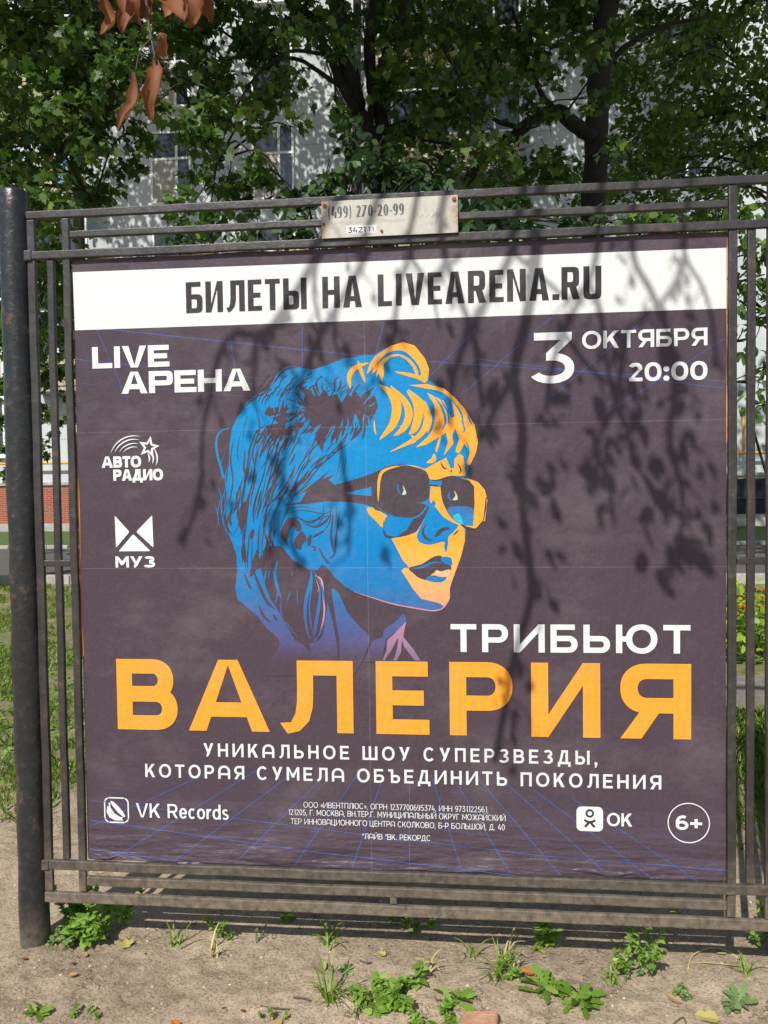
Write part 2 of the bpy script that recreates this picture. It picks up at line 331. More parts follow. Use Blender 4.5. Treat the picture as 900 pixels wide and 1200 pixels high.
# ------------------------------------------------------------------ measured drawing data (millimetres on the poster, metres elsewhere)
POLY = [
('hair','blue',0,[(-44,637),(-75,638),(-97,633),(-139,629),(-184,612),(-230,598),(-273,604),(-305,603),(-332,590),(-352,562),(-376,536),(-420,511),(-453,485),(-476,454),(-493,422),(-502,374),(-506,307),(-516,241),(-514,187),(-518,133),(-511,93),(-500,63),(-487,25),(-486,-28),(-492,-82),(-487,-115),(-455,-142),(-422,-169),(-396,-206),(-358,-239),(-348,-266),(-365,-304),(-245,-313),(-250,-292),(-277,-260),(-306,-244),(-325,-206),(-357,-152),(-383,-109),(-396,-72),(-409,-23),(-402,20),(-385,52),(-364,52),(-342,52),(-310,11),(-273,-13),(-251,-24),(-230,-24),(-216,-8),(-202,-13),(-176,-45),(-144,-75),(-112,-93),(-59,-112),(4,-130),(83,-146),(136,-151),(162,-141),(178,-114),(181,-83),(192,-51),(205,-14),(218,22),(229,64),(232,101),(243,153),(249,218),(239,267),(244,296),(260,334),(268,370),(256,417),(228,469),(197,501),(166,528),(123,555),(126,588),(113,622),(87,656),(46,671),(9,664)]),
('hair','dark',0,[(-296,531),(-258,515),(-282,555),(-247,530),(-231,548),(-216,515),(-199,537),(-183,514),(-159,523),(-146,494),(-125,524),(-114,509),(-101,529),(-85,505),(-61,523),(-40,509),(-33,480),(-44,455),(-67,450),(-76,421),(-95,393),(-122,372),(-92,435),(-104,461),(-111,435),(-121,414),(-128,456),(-127,414),(-148,383),(-141,446),(-161,394),(-183,363),(-177,405),(-202,369),(-207,342),(-226,374),(-233,417),(-254,433),(-267,460),(-308,460),(-259,473),(-307,486),(-259,480),(-275,491),(-334,515),(-261,497)]),
('hair','dark',0,[(-383,481),(-350,485),(-307,482),(-324,466),(-259,471),(-318,453),(-327,419),(-265,438),(-263,417),(-298,397),(-325,397),(-334,360),(-344,392),(-347,350),(-363,377),(-378,398),(-385,428),(-346,435),(-364,451),(-332,464),(-372,457),(-390,462)]),
('hair','dark',0,[(-53,171),(-87,181),(-130,187),(-183,191),(-221,189),(-239,205),(-225,234),(-198,258),(-182,252),(-172,241),(-129,252),(-86,264),(-43,279),(-30,287),(-29,161)]),
('hair','blue',0,[(-140,214),(-103,222),(-57,233),(-56,205),(-97,209)]),
('hair','dark',0,[(-236,208),(-209,237),(-171,273),(-209,260),(-184,289),(-236,248),(-279,216),(-312,200),(-258,224),(-280,190),(-329,180),(-258,182),(-194,191),(-156,187),(-150,236)]),
('face','dark',1,[(-344,84),(-341,105),(-321,138),(-297,139),(-281,122),(-279,105),(-292,99),(-303,115),(-318,94),(-323,62),(-314,40),(-334,65)]),
('face','dark',1,[(-276,99),(-266,83),(-263,71),(-277,57),(-282,41),(-299,49),(-301,67),(-293,83)]),
('face','dark',1,[(-247,88),(-250,59),(-258,54),(-260,72)]),
('face','dark',1,[(-226,45),(-219,41),(-207,19),(-190,-3),(-202,3),(-215,22)]),
('neck','blue',1,[(-185,-93),(-179,-83),(-161,-101),(-135,-157),(-98,-200),(-69,-232),(-78,-274),(-100,-323),(-127,-355),(-159,-356),(-163,-254),(-172,-189)]),
('neck','blue',0,[(-199,-123),(-184,-184),(-173,-243),(-165,-356),(-235,-356),(-245,-313),(-260,-254),(-228,-238),(-211,-200),(-204,-157)]),
('neck','blue',0,[(-320,-238),(-293,-257),(-266,-281),(-243,-329),(-243,-356),(-410,-358),(-381,-309),(-353,-260),(-344,-239)]),
('neck','blue',0,[(38,-159),(47,-178),(41,-196),(3,-223),(-18,-242),(-24,-274),(-30,-311),(-89,-312),(-56,-242),(-29,-234),(-24,-210),(14,-183)]),
('neck','pink',0,[(46,-184),(36,-231),(66,-268),(89,-305),(71,-305),(39,-263),(32,-242),(29,-279),(15,-306),(-30,-306),(-16,-274),(-14,-242),(8,-222)]),
('neck','dark',1,[(19,-236),(2,-268),(-22,-306),(2,-306),(16,-268)]),
('face','orange',0,[(4,73),(33,78),(81,92),(113,149),(144,180),(211,122),(228,101),(228,64),(218,22),(205,-14),(189,-56),(182,-77),(179,-114),(162,-138),(154,-130),(141,-125),(94,-114),(68,-83),(42,-40),(33,-27),(40,-19),(58,-17),(38,5),(17,47)]),
('face','blue',1,[(116,170),(126,183),(144,164),(165,138),(191,122),(209,112),(196,93),(179,77),(177,54),(171,29),(165,46),(164,62),(122,53),(93,60),(82,77),(89,102),(105,133)]),
('face','dark',1,[(137,81),(151,101),(175,107),(184,101),(164,94),(150,81),(141,77)]),
('face','dark',1,[(76,136),(113,170),(119,164),(107,138),(89,107),(60,85),(25,80),(55,105),(68,128)]),
('face','blue',1,[(-19,124),(-8,142),(23,139),(68,134),(63,119),(49,99),(25,80),(-4,78),(-19,100)]),
('face','orange',1,[(-70,169),(-45,166),(-19,150),(-9,142),(-21,124),(-25,108),(-45,129),(-66,150)]),
('lips','dark',1,[(56,-18),(95,-6),(132,16),(156,19),(159,4),(184,-10),(182,-26),(142,-29),(118,-43),(95,-51),(74,-38)]),
('lips','blue',1,[(158,16),(183,14),(189,2),(187,-11),(163,-2),(157,4)]),
('lips','dark',1,[(63,-24),(100,-39),(142,-43),(131,-57),(95,-52),(74,-39)]),
('lips','blue',1,[(117,-43),(139,-46),(147,-43),(171,-46),(163,-59),(142,-63),(111,-56)]),
('lips','peach',1,[(136,-29),(145,-25),(153,-30),(180,-23),(177,-42),(163,-45),(142,-43)]),
('hair','orange',0,[(-66,580),(-57,609),(-39,633),(9,663),(46,673),(82,662),(113,622),(125,588),(120,555),(112,547),(89,560),(29,579),(19,586),(66,579),(84,573),(76,597),(56,619),(35,632),(9,629),(-13,609),(-13,579),(-19,553),(-25,568),(-28,582),(-37,568),(-33,593),(-50,577),(-44,601),(-60,584)]),
('hair','blue',1,[(-36,606),(-7,639),(35,649),(66,634),(92,602),(101,576),(94,570),(87,594),(66,621),(35,636),(3,633),(-23,616)]),
('hair','orange',0,[(62,542),(117,544),(169,530),(200,504),(230,469),(261,417),(271,365),(265,334),(247,296),(236,298),(246,334),(230,361),(214,332),(202,335),(214,376),(203,408),(193,387),(196,361),(167,325),(180,367),(175,395),(162,388),(147,336),(140,339),(154,383),(115,360),(84,352),(131,394),(145,440),(140,482),(117,518),(169,491),(191,439),(202,444),(192,491),(148,523)]),
('face','orange',0,[(33,301),(78,296),(109,285),(130,297),(167,315),(174,320),(187,286),(199,288),(199,314),(214,330),(226,323),(234,263),(187,264),(161,257),(153,252),(124,253),(109,275),(78,287),(36,296)]),
('sunglasses','lens',1,[(-49,274),(-36,277),(-12,294),(25,299),(78,288),(109,274),(122,248),(121,201),(108,164),(76,139),(23,139),(-19,155),(-53,174)]),
('sunglasses','orange',0,[(127,237),(155,237),(158,206),(171,166),(196,135),(224,117),(211,112),(175,137),(151,164),(135,191),(126,180),(122,188)]),
('sunglasses','lens',1,[(162,254),(187,260),(239,252),(257,230),(259,178),(254,111),(227,111),(191,133),(166,174),(157,216)]),
('sunglasses','lensblue',1,[(177,164),(217,171),(256,160),(253,112),(226,113),(193,135)]),
('sunglasses','cyan',1,[(193,135),(212,148),(223,115)]),
('sunglasses','orange',0,[(218,256),(239,255),(270,244),(290,220),(296,196),(292,173),(283,126),(263,103),(235,103),(229,111),(254,110),(259,178),(258,230),(244,248)]),
('sunglasses','orange',0,[(293,191),(298,191),(290,124),(284,124)]),
('sunglasses','blue',0,[(122,252),(161,252),(159,234),(122,239)]),
('sunglasses','glint',1,[(40,237),(48,223),(50,210),(38,208),(43,220)]),
('sunglasses','glint',1,[(197,219),(206,205),(207,191),(192,190),(201,203)]),
('sunglasses','blue',0,[(95,181),(124,196),(122,188),(113,177)]),
]
STROKES = [
('hair','blue',7,[(-498,425),(-532,412),(-545,380),(-541,337),(-529,294),(-521,267),(-506,315)]),
('hair','blue',3,[(-270,604),(-310,608),(-340,591),(-362,557),(-374,533)]),
('hair','blue',2.5,[(-374,539),(-415,521),(-448,495),(-467,469)]),
('hair','blue',2,[(-543,241),(-533,209),(-545,155),(-538,107)]),
('hair','blue',2,[(-524,251),(-520,187),(-526,133),(-516,85)]),
('hair','dark',5.58,[(-390,399),(-418,335),(-428,261),(-454,181),(-469,138)]),
('hair','dark',4.96,[(-375,193),(-358,199),(-342,202)]),
('hair','dark',4.96,[(-312,200),(-279,224),(-247,248)]),
('hair','dark',6.2,[(-294,307),(-305,275),(-323,250)]),
('hair','dark',3.7199999999999998,[(-403,399),(-418,351)]),
('hair','dark',6.2,[(-452,357),(-458,299),(-452,277)]),
('hair','dark',4.34,[(-494,240),(-509,182)]),
('hair','dark',8.06,[(-483,224),(-484,181),(-496,155)]),
('hair','dark',12.4,[(-441,213),(-458,143),(-472,90)]),
('hair','dark',3.1,[(-463,421),(-478,347),(-473,315)]),
('hair','dark',3.7199999999999998,[(-341,387),(-353,345),(-364,313)]),
('hair','dark',4.34,[(-276,391),(-299,354),(-315,323)]),
('hair','dark',4.34,[(-234,374),(-256,311),(-278,275)]),
('hair','dark',3.1,[(-202,332),(-235,295),(-257,264)]),
('hair','dark',3.1,[(-324,153),(-275,163),(-205,152),(-173,173)]),
('hair','dark',2.48,[(-329,166),(-280,174),(-226,165)]),
('hair','dark',3.1,[(-259,131),(-216,136),(-184,152)]),
('hair','dark',2.48,[(-419,293),(-426,239),(-440,208)]),
('hair','dark',3.1,[(-474,160),(-480,117),(-500,79)]),
('hair','dark',4.96,[(-373,111),(-379,84)]),
('hair','dark',4.34,[(-360,105),(-369,78)]),
('hair','dark',3.7199999999999998,[(-205,189),(-211,141),(-233,104)]),
('hair','dark',3.7199999999999998,[(-183,178),(-189,125),(-211,93)]),
('hair','dark',3.1,[(-167,178),(-165,130),(-153,82)]),
('hair','dark',2.48,[(-149,341),(-155,310),(-169,257)]),
('hair','dark',2.48,[(-135,346),(-139,294),(-161,247)]),
('hair','dark',3.1,[(-122,372),(-159,347),(-208,326)]),
('hair','dark',2.48,[(-440,463),(-455,421),(-458,379)]),
('hair','dark',2.48,[(-230,580),(-263,565),(-295,539)]),
('hair','dark',2.48,[(-220,585),(-188,558),(-178,531)]),
('hair','dark',2.48,[(-134,603),(-118,608),(-107,610)]),
('hair','dark',26,[(-454,192),(-466,154),(-472,106)]),
('hair','dark',14,[(-431,106),(-440,74)]),
('hair','dark',16,[(-462,63),(-464,31),(-458,1)]),
('hair','dark',18,[(-416,47),(-424,14),(-436,-29),(-445,-45)]),
('hair','dark',22,[(-400,25),(-411,-2),(-425,-21)]),
('hair','dark',9,[(-374,105),(-377,73),(-364,46)]),
('hair','dark',8,[(-466,-29),(-448,-72),(-440,-82)]),
('hair','dark',10,[(-433,-23),(-418,-66),(-394,-120),(-367,-147)]),
('hair','dark',9,[(-419,-131),(-403,-169),(-379,-190)]),
('hair','dark',7,[(-373,-163),(-360,-185)]),
('hair','dark',12,[(-398,100),(-385,57),(-397,30),(-370,20)]),
('hair','dark',10,[(-498,171),(-507,139),(-499,112)]),
('hair','dark',7,[(-509,155),(-516,117),(-500,85)]),
('hair','blue',10,[(-356,9),(-365,-39),(-358,-77),(-345,-115)]),
('hair','blue',3,[(-381,-18),(-387,-50)]),
('hair','blue',3,[(-345,-115),(-348,-147),(-341,-185)]),
('hair','blue',3,[(-317,-88),(-329,-131)]),
('hair','blue',3,[(-295,-82),(-294,-136)]),
('hair','blue',2.5,[(-311,-24),(-310,-45)]),
('hair','blue',3,[(-319,-214),(-293,-230)]),
('hair','blue',5,[(-371,-29),(-355,-82),(-367,-136)]),
('hair','blue',5,[(-392,-23),(-399,-61)]),
('hair','blue',4,[(-335,-185),(-309,-217)]),
('face','dark',5,[(-250,51),(-236,48),(-239,35)]),
('face','dark',5,[(-276,126),(-238,112),(-206,125),(-184,152)]),
('face','dark',5,[(-297,145),(-249,126),(-205,152)]),
('face','dark',6,[(-178,151),(-185,77),(-175,24)]),
('face','dark',5,[(-157,162),(-169,82),(-175,29),(-191,13)]),
('face','dark',6,[(-206,99),(-228,88),(-244,78)]),
('neck','blue',11,[(-250,-18),(-249,-61),(-266,-115),(-270,-179),(-258,-243)]),
('neck','blue',5,[(-246,-29),(-247,-72),(-256,-136),(-251,-200),(-241,-243)]),
('neck','blue',12,[(-222,-83),(-226,-136),(-238,-200),(-241,-233)]),
('neck','pink',6,[(-238,-40),(-217,-56),(-211,-115),(-211,-168),(-222,-211)]),
('neck','pink',2,[(-235,-50),(-225,-83),(-231,-93)]),
('neck','dark',6,[(-210,-168),(-214,-211),(-230,-243),(-255,-252)]),
('face','dark',8,[(112,116),(101,99),(104,81),(117,70),(133,67)]),
('face','dark',5,[(211,98),(202,90),(193,80)]),
('face','dark',8,[(-22,103),(-12,81),(12,79)]),
('face','pink',4,[(-118,-91),(-59,-110),(4,-129),(83,-144),(130,-150),(159,-142),(179,-114),(181,-83)]),
('lips','blue',6,[(69,-21),(100,-14),(132,-1),(158,-4)]),
('hair','dark',5,[(-26,618),(9,646),(40,650),(77,628)]),
('hair','blue',7,[(138,508),(163,471),(173,429),(162,403)]),
('hair','blue',6,[(189,501),(220,454),(230,407)]),
('hair','blue',6,[(158,497),(181,455),(183,419)]),
('hair','blue',5,[(220,433),(230,407),(227,392)]),
('hair','blue',5,[(240,448),(253,417)]),
('hair','blue',6,[(237,366),(242,340),(234,314)]),
('hair','blue',6,[(127,529),(164,515),(194,491)]),
('hair','orange',28,[(-27,546),(10,516),(25,474),(11,422),(-29,378)]),
('hair','orange',22,[(7,541),(49,494),(62,452),(45,411),(15,388)]),
('hair','orange',26,[(57,525),(85,488),(91,452),(79,410),(62,392)]),
('hair','orange',18,[(60,530),(106,482),(116,430),(89,384),(5,340)]),
('hair','orange',12,[(111,493),(126,440),(118,396)]),
('hair','orange',14,[(142,476),(147,430),(131,388),(84,352)]),
('hair','orange',16,[(-60,613),(-100,600),(-120,574),(-117,536)]),
('hair','orange',11,[(-93,620),(-84,591),(-71,554)]),
('hair','orange',5,[(-45,438),(-44,413),(-40,392)]),
('hair','orange',8,[(35,419),(43,411),(29,390)]),
('hair','orange',14,[(138,332),(135,313),(115,305)]),
('hair','orange',10,[(68,390),(79,374),(58,361)]),
('face','dark',5,[(156,307),(166,289),(179,284)]),
('face','dark',5,[(208,304),(218,283),(213,267)]),
('face','dark',4,[(187,273),(192,283)]),
('sunglasses','orange',9,[(33,296),(4,291),(-22,279),(-32,255),(-35,219),(-36,187)]),
('sunglasses','blue',4,[(-45,179),(-19,155),(23,138),(76,137),(108,163),(122,201),(122,243)]),
('sunglasses','dark',5,[(294,199),(292,168),(285,124)]),
('sunglasses','dark',5,[(119,254),(140,250),(162,254),(187,261),(239,254)]),
('sunglasses','dark',5,[(120,236),(140,234),(159,232)]),
('sunglasses','dark',5,[(25,303),(78,290),(110,277),(122,253)]),
('sunglasses','dark',6,[(217,112),(237,105),(258,101)]),
('sunglasses','lensblue',7,[(25,244),(27,223),(35,207)]),
('sunglasses','lensblue',7,[(184,216),(181,200),(189,187)]),
('hair','dark',7.26407653073475,[(-56,469),(-51,454),(-56,439)]),
('hair','dark',6.835633352906706,[(-62,462),(-58,440),(-62,418)]),
('hair','blue',6.5293453294263095,[(-76,458),(-78,439),(-77,415)]),
('hair','blue',6.303180698448299,[(-65,453),(-61,430),(-67,405)]),
('hair','dark',7.8446606250419135,[(-64,448),(-69,436),(-66,420)]),
('hair','dark',6.132833483324136,[(-74,446),(-77,425),(-77,403)]),
('hair','dark',6.520730939731332,[(-75,440),(-75,407),(-82,380)]),
('hair','blue',4.238937442864594,[(-78,439),(-81,408),(-85,380)]),
('hair','blue',3.809813325884049,[(-95,434),(-93,417),(-100,405)]),
('hair','dark',3.6988552750829453,[(-103,433),(-104,411),(-111,395)]),
('hair','dark',5.774391681416198,[(-113,434),(-113,411),(-122,394)]),
('hair','dark',5.335712610276459,[(-121,429),(-133,405),(-136,378)]),
('hair','blue',6.638308744996605,[(-126,430),(-137,396),(-144,367)]),
('hair','blue',5.670441474058417,[(-128,426),(-136,399),(-146,372)]),
('hair','dark',7.900087924018859,[(-143,423),(-158,396),(-166,366)]),
('hair','dark',6.271090735878156,[(-147,422),(-155,403),(-166,377)]),
('hair','dark',6.681276122146546,[(-158,427),(-167,404),(-180,379)]),
('hair','blue',5.097092453727328,[(-167,427),(-177,401),(-196,371)]),
('hair','blue',4.551413906779563,[(-174,424),(-187,403),(-197,383)]),
('hair','dark',4.501420292569359,[(-181,420),(-194,396),(-212,369)]),
('hair','dark',4.94884693079569,[(-193,427),(-206,406),(-224,381)]),
('hair','dark',6.426045693316227,[(-200,422),(-224,392),(-242,359)]),
('hair','blue',6.323720331689101,[(-212,428),(-224,414),(-237,395)]),
('hair','blue',4.708489817106594,[(-217,432),(-239,401),(-265,373)]),
('hair','dark',5.388970327060633,[(-218,431),(-235,413),(-249,393)]),
('hair','dark',7.941111447629581,[(-236,430),(-243,414),(-260,402)]),
('hair','dark',6.483442402378208,[(-244,433),(-258,413),(-277,398)]),
('hair','blue',4.5045391203462115,[(-242,441),(-264,423),(-276,406)]),
('hair','blue',6.648861926083294,[(-246,447),(-268,419),(-299,396)]),
('hair','dark',5.862338609371212,[(-248,449),(-268,433),(-283,418)]),
('hair','dark',5.6473887350557845,[(-268,448),(-292,427),(-310,411)]),
('hair','dark',7.062523634969553,[(-263,456),(-285,437),(-314,414)]),
('hair','blue',3.674761482683653,[(-276,460),(-289,446),(-306,436)]),
('hair','blue',3.506330274042327,[(-265,462),(-289,441),(-312,424)]),
('hair','dark',3.8875760348090562,[(-264,465),(-275,450),(-297,439)]),
('hair','dark',5.123755635262929,[(-270,471),(-291,454),(-315,438)]),
('hair','dark',3.859555535393236,[(-270,474),(-295,455),(-324,434)]),
('hair','blue',5.68024278508782,[(-271,478),(-284,489),(-295,504)]),
('hair','blue',5.112939693501129,[(-270,483),(-282,495),(-292,510)]),
('hair','dark',7.4585117893399655,[(-272,487),(-279,495),(-284,502)]),
('hair','dark',4.054157221509358,[(-263,494),(-277,510),(-285,525)]),
('hair','dark',6.037297795667283,[(-265,499),(-274,513),(-286,530)]),
('hair','blue',3.821296065860434,[(-264,498),(-267,510),(-276,516)]),
('hair','blue',6.45380138905971,[(-264,504),(-266,514),(-274,520)]),
('hair','dark',6.953383419933677,[(-253,510),(-257,528),(-268,540)]),
('hair','dark',4.95911090383233,[(-247,512),(-250,531),(-262,546)]),
('hair','dark',6.890944892479528,[(-241,516),(-247,526),(-249,537)]),
('hair','blue',5.2510836372034575,[(-230,514),(-235,530),(-238,540)]),
('hair','blue',5.858495337767618,[(-217,518),(-217,527),(-221,540)]),
('hair','dark',6.866696634708013,[(-214,520),(-222,542),(-222,560)]),
('hair','dark',4.396309265192586,[(-202,522),(-206,542),(-204,558)]),
('hair','dark',6.673999811327633,[(-196,521),(-192,540),(-197,556)]),
('hair','blue',5.178213654565354,[(-192,527),(-195,542),(-192,552)]),
('hair','blue',6.96926275969618,[(-181,521),(-177,536),(-179,547)]),
('hair','dark',5.665846932437662,[(-172,525),(-166,544),(-166,565)]),
('hair','dark',4.533206790756053,[(-159,527),(-150,546),(-150,564)]),
('hair','dark',4.353304255687474,[(-157,526),(-147,548),(-145,568)]),
('hair','blue',6.527846285384727,[(-149,520),(-138,541),(-136,559)]),
('hair','blue',4.521171857613618,[(-139,521),(-139,529),(-131,541)]),
('hair','dark',5.686552381894352,[(-129,520),(-126,530),(-120,538)]),
('hair','dark',4.736425603502228,[(-123,519),(-115,535),(-108,546)]),
('hair','dark',5.184005339092966,[(-115,511),(-106,528),(-89,550)]),
('hair','blue',4.429571094923322,[(-99,513),(-85,527),(-74,545)]),
('hair','blue',4.732552202107988,[(-89,512),(-82,526),(-66,540)]),
('hair','dark',4.305969891462527,[(-87,507),(-77,516),(-69,526)]),
('hair','dark',6.74214816408716,[(-80,502),(-66,521),(-45,537)]),
('hair','dark',3.808683235074536,[(-79,499),(-68,514),(-53,524)]),
('hair','blue',4.841828891539238,[(-70,496),(-55,512),(-37,525)]),
('hair','blue',4.665019231346635,[(-79,488),(-65,498),(-56,507)]),
('hair','dark',4.717193813290705,[(-68,488),(-52,501),(-43,509)]),
('hair','dark',5.374949015793735,[(-75,485),(-61,500),(-40,512)]),
('hair','blue',3.605306092262566,[(-63,477),(-54,483),(-40,492)]),
('hair','dark',6.351388560534833,[(-278,429),(-284,411),(-291,395)]),
('hair','dark',6.770754727372378,[(-282,421),(-291,395),(-300,369)]),
('hair','dark',4.37046388923886,[(-282,418),(-289,398),(-297,378)]),
('hair','blue',6.856576575348436,[(-294,412),(-303,388),(-312,365)]),
('hair','blue',4.31694826312988,[(-300,406),(-314,382),(-319,357)]),
('hair','dark',4.104605018066737,[(-300,401),(-304,381),(-316,363)]),
('hair','dark',7.130061387441111,[(-312,395),(-322,369),(-337,341)]),
('hair','dark',3.692157021449079,[(-321,391),(-335,366),(-349,335)]),
('hair','blue',4.977389095197324,[(-326,395),(-336,372),(-351,349)]),
('hair','blue',6.647939492988142,[(-338,395),(-356,369),(-372,339)]),
('hair','dark',3.5121524789845284,[(-348,396),(-362,374),(-378,349)]),
('hair','dark',4.268437613773189,[(-355,395),(-373,375),(-385,351)]),
('hair','dark',3.7687298453386426,[(-361,403),(-376,388),(-383,373)]),
('hair','blue',4.888130916106281,[(-368,405),(-393,380),(-408,354)]),
('hair','blue',5.678580693204128,[(-378,408),(-390,396),(-402,380)]),
('hair','dark',5.594317574439145,[(-376,419),(-400,393),(-420,371)]),
('hair','dark',5.051326136489952,[(-380,428),(-392,411),(-411,397)]),
('hair','dark',3.907404952390762,[(-384,431),(-410,414),(-426,390)]),
('hair','blue',6.908465230099385,[(-378,438),(-377,452),(-384,462)]),
('hair','blue',5.624263735191883,[(-382,448),(-391,465),(-389,480)]),
('hair','dark',5.003819159525068,[(-370,453),(-377,470),(-375,486)]),
('hair','dark',5.9900144682568595,[(-371,462),(-370,475),(-375,493)]),
('hair','dark',4.712558595047813,[(-359,464),(-357,475),(-360,485)]),
('hair','blue',4.038612992322932,[(-357,468),(-358,484),(-357,501)]),
('hair','blue',4.330098287034009,[(-343,466),(-339,486),(-339,501)]),
('hair','dark',6.797860025686471,[(-334,472),(-331,488),(-327,509)]),
('hair','dark',6.0600252851914895,[(-328,470),(-320,485),(-322,496)]),
('hair','dark',6.400505461870991,[(-321,466),(-323,480),(-314,489)]),
('hair','blue',4.968675436580895,[(-311,463),(-306,482),(-295,501)]),
('hair','blue',3.776948277984659,[(-300,462),(-296,478),(-286,489)]),
('hair','dark',3.8859756141210386,[(-296,454),(-289,469),(-275,489)]),
('hair','dark',7.422651146707333,[(-292,451),(-281,462),(-274,477)]),
('hair','dark',7.166607195193539,[(-285,446),(-275,453),(-273,462)]),
('hair','blue',5.195894506853915,[(-283,439),(-277,453),(-262,465)]),
('hair','blue',3,[(-506,315),(-518,262),(-511,198),(-526,144)]),
('hair','blue',3,[(-513,241),(-531,193),(-529,133),(-511,85)]),
('hair','blue',2.5,[(-516,348),(-531,305),(-527,257)]),
('hair','blue',2.5,[(-553,187),(-543,139),(-549,107)]),
('hair','dark',5,[(-415,484),(-406,420),(-429,346),(-419,282)]),
('hair','dark',4,[(-341,419),(-364,356),(-403,292)]),
('hair','dark',5,[(-300,291),(-328,238),(-378,180)]),
('hair','dark',6,[(-251,290),(-290,238),(-328,196)]),
('hair','dark',4,[(-208,311),(-246,264),(-279,227)]),
('hair','dark',4,[(-488,390),(-500,326),(-494,262),(-503,208)]),
('hair','dark',5,[(-461,267),(-481,208),(-479,144)]),
('hair','dark',6,[(-409,239),(-427,181),(-431,122)]),
('hair','dark',4,[(-367,185),(-389,137),(-396,89)]),
('hair','dark',4,[(-354,260),(-377,228),(-394,186)]),
('hair','dark',5,[(-319,418),(-325,376),(-347,345)]),
('hair','dark',3.6,[(-433,343),(-439,312),(-445,281),(-454,249)]),
('hair','dark',3,[(-169,372),(-181,362),(-191,351),(-199,340)]),
('hair','dark',3,[(-312,242),(-325,223),(-339,204),(-352,185)]),
('hair','dark',3.6,[(-262,265),(-276,253),(-285,242),(-298,230)]),
('hair','dark',4.6,[(-124,403),(-141,382),(-157,362),(-176,341)]),
('hair','dark',3.6,[(-450,302),(-454,281),(-456,261),(-460,238)]),
('hair','dark',3.6,[(-410,348),(-420,316),(-427,283),(-433,250)]),
('hair','dark',6,[(-243,277),(-261,262),(-278,248),(-295,234)]),
('hair','dark',3.6,[(-133,381),(-152,359),(-169,339),(-190,320)]),
('hair','dark',2.4,[(-316,235),(-322,223),(-333,211),(-343,199)]),
('hair','dark',4.6,[(-469,245),(-472,208),(-480,172),(-484,136)]),
('hair','dark',3.6,[(-362,410),(-372,393),(-378,377),(-389,360)]),
('hair','dark',3,[(-396,270),(-405,250),(-413,230),(-418,207)]),
('hair','dark',3.6,[(-243,285),(-251,275),(-260,265),(-271,256)]),
('hair','dark',4.6,[(-293,341),(-299,329),(-306,316),(-313,304)]),
('hair','dark',3.6,[(-345,257),(-360,232),(-371,204),(-381,176)]),
('hair','dark',3.6,[(-415,284),(-425,251),(-433,216),(-440,178)]),
('hair','dark',4.6,[(-380,216),(-384,202),(-389,187),(-392,172)]),
('hair','dark',3.6,[(-207,314),(-215,307),(-223,299),(-232,292)]),
('hair','dark',3,[(-432,307),(-435,285),(-440,264),(-446,241)]),
('hair','dark',2.4,[(-359,331),(-372,312),(-382,289),(-389,266)]),
('hair','dark',2.4,[(-165,356),(-177,343),(-189,331),(-198,319)]),
('hair','dark',2.4,[(-370,218),(-382,191),(-389,165),(-400,138)]),
('hair','dark',6,[(-253,270),(-267,256),(-285,242),(-301,228)]),
('hair','dark',4.6,[(-414,418),(-425,389),(-439,355),(-443,318)]),
('hair','dark',3,[(-244,355),(-254,345),(-261,336),(-266,327)]),
('hair','dark',3.6,[(-459,244),(-465,214),(-468,184),(-470,154)]),
('hair','dark',2.4,[(-389,422),(-394,406),(-403,391),(-409,375)]),
('hair','dark',3.6,[(-258,267),(-273,253),(-286,240),(-303,226)]),
('hair','dark',3.6,[(-355,259),(-366,240),(-375,219),(-382,196)]),
('hair','dark',3,[(-348,298),(-357,272),(-367,247),(-378,220)]),
('hair','dark',2.4,[(-402,234),(-409,202),(-421,168),(-427,134)]),
('hair','dark',3.6,[(-383,233),(-384,220),(-389,206),(-392,192)]),
('hair','dark',3.6,[(-347,255),(-353,244),(-360,232),(-363,220)]),
('hair','dark',3.6,[(-345,292),(-355,270),(-364,249),(-374,227)]),
('hair','dark',3.6,[(-261,271),(-274,260),(-284,251),(-291,242)]),
('hair','dark',3,[(-234,331),(-248,317),(-261,304),(-271,290)]),
('hair','dark',3.6,[(-175,335),(-191,323),(-203,311),(-215,298)]),
('hair','dark',2.4,[(-449,270),(-456,246),(-461,221),(-463,195)]),
('hair','dark',3.6,[(-377,235),(-386,209),(-394,182),(-403,156)]),
('hair','dark',2.4,[(-226,300),(-236,292),(-245,283),(-254,275)]),
('hair','dark',6,[(-378,415),(-387,400),(-393,384),(-399,369)]),
('hair','dark',6,[(-329,329),(-344,306),(-353,283),(-362,260)]),
('hair','dark',6,[(-194,336),(-210,322),(-224,309),(-234,295)]),
('hair','dark',3,[(-202,329),(-219,311),(-235,294),(-254,276)]),
('hair','dark',2.4,[(-357,302),(-364,284),(-372,265),(-381,247)]),
('hair','dark',2.4,[(-452,264),(-456,229),(-464,194),(-467,159)]),
('hair','dark',2.4,[(-210,332),(-221,319),(-236,306),(-248,293)]),
('hair','dark',4.6,[(-436,357),(-444,321),(-449,285),(-458,248)]),
('hair','dark',6,[(-287,252),(-296,242),(-303,231),(-316,220)]),
('hair','dark',6,[(-405,226),(-408,211),(-413,196),(-415,181)]),
('hair','dark',3,[(-254,283),(-261,273),(-272,264),(-281,255)]),
('hair','dark',2.4,[(-368,395),(-379,378),(-386,361),(-397,343)]),
('hair','dark',3,[(-347,348),(-360,325),(-374,299),(-383,272)]),
('hair','dark',4.6,[(-384,371),(-392,357),(-400,343),(-406,328)]),
('hair','dark',6,[(-379,387),(-386,370),(-397,352),(-406,333)]),
('hair','dark',4.6,[(-358,297),(-367,275),(-377,254),(-383,232)]),
('hair','dark',4.6,[(-338,289),(-345,275),(-354,260),(-359,245)]),
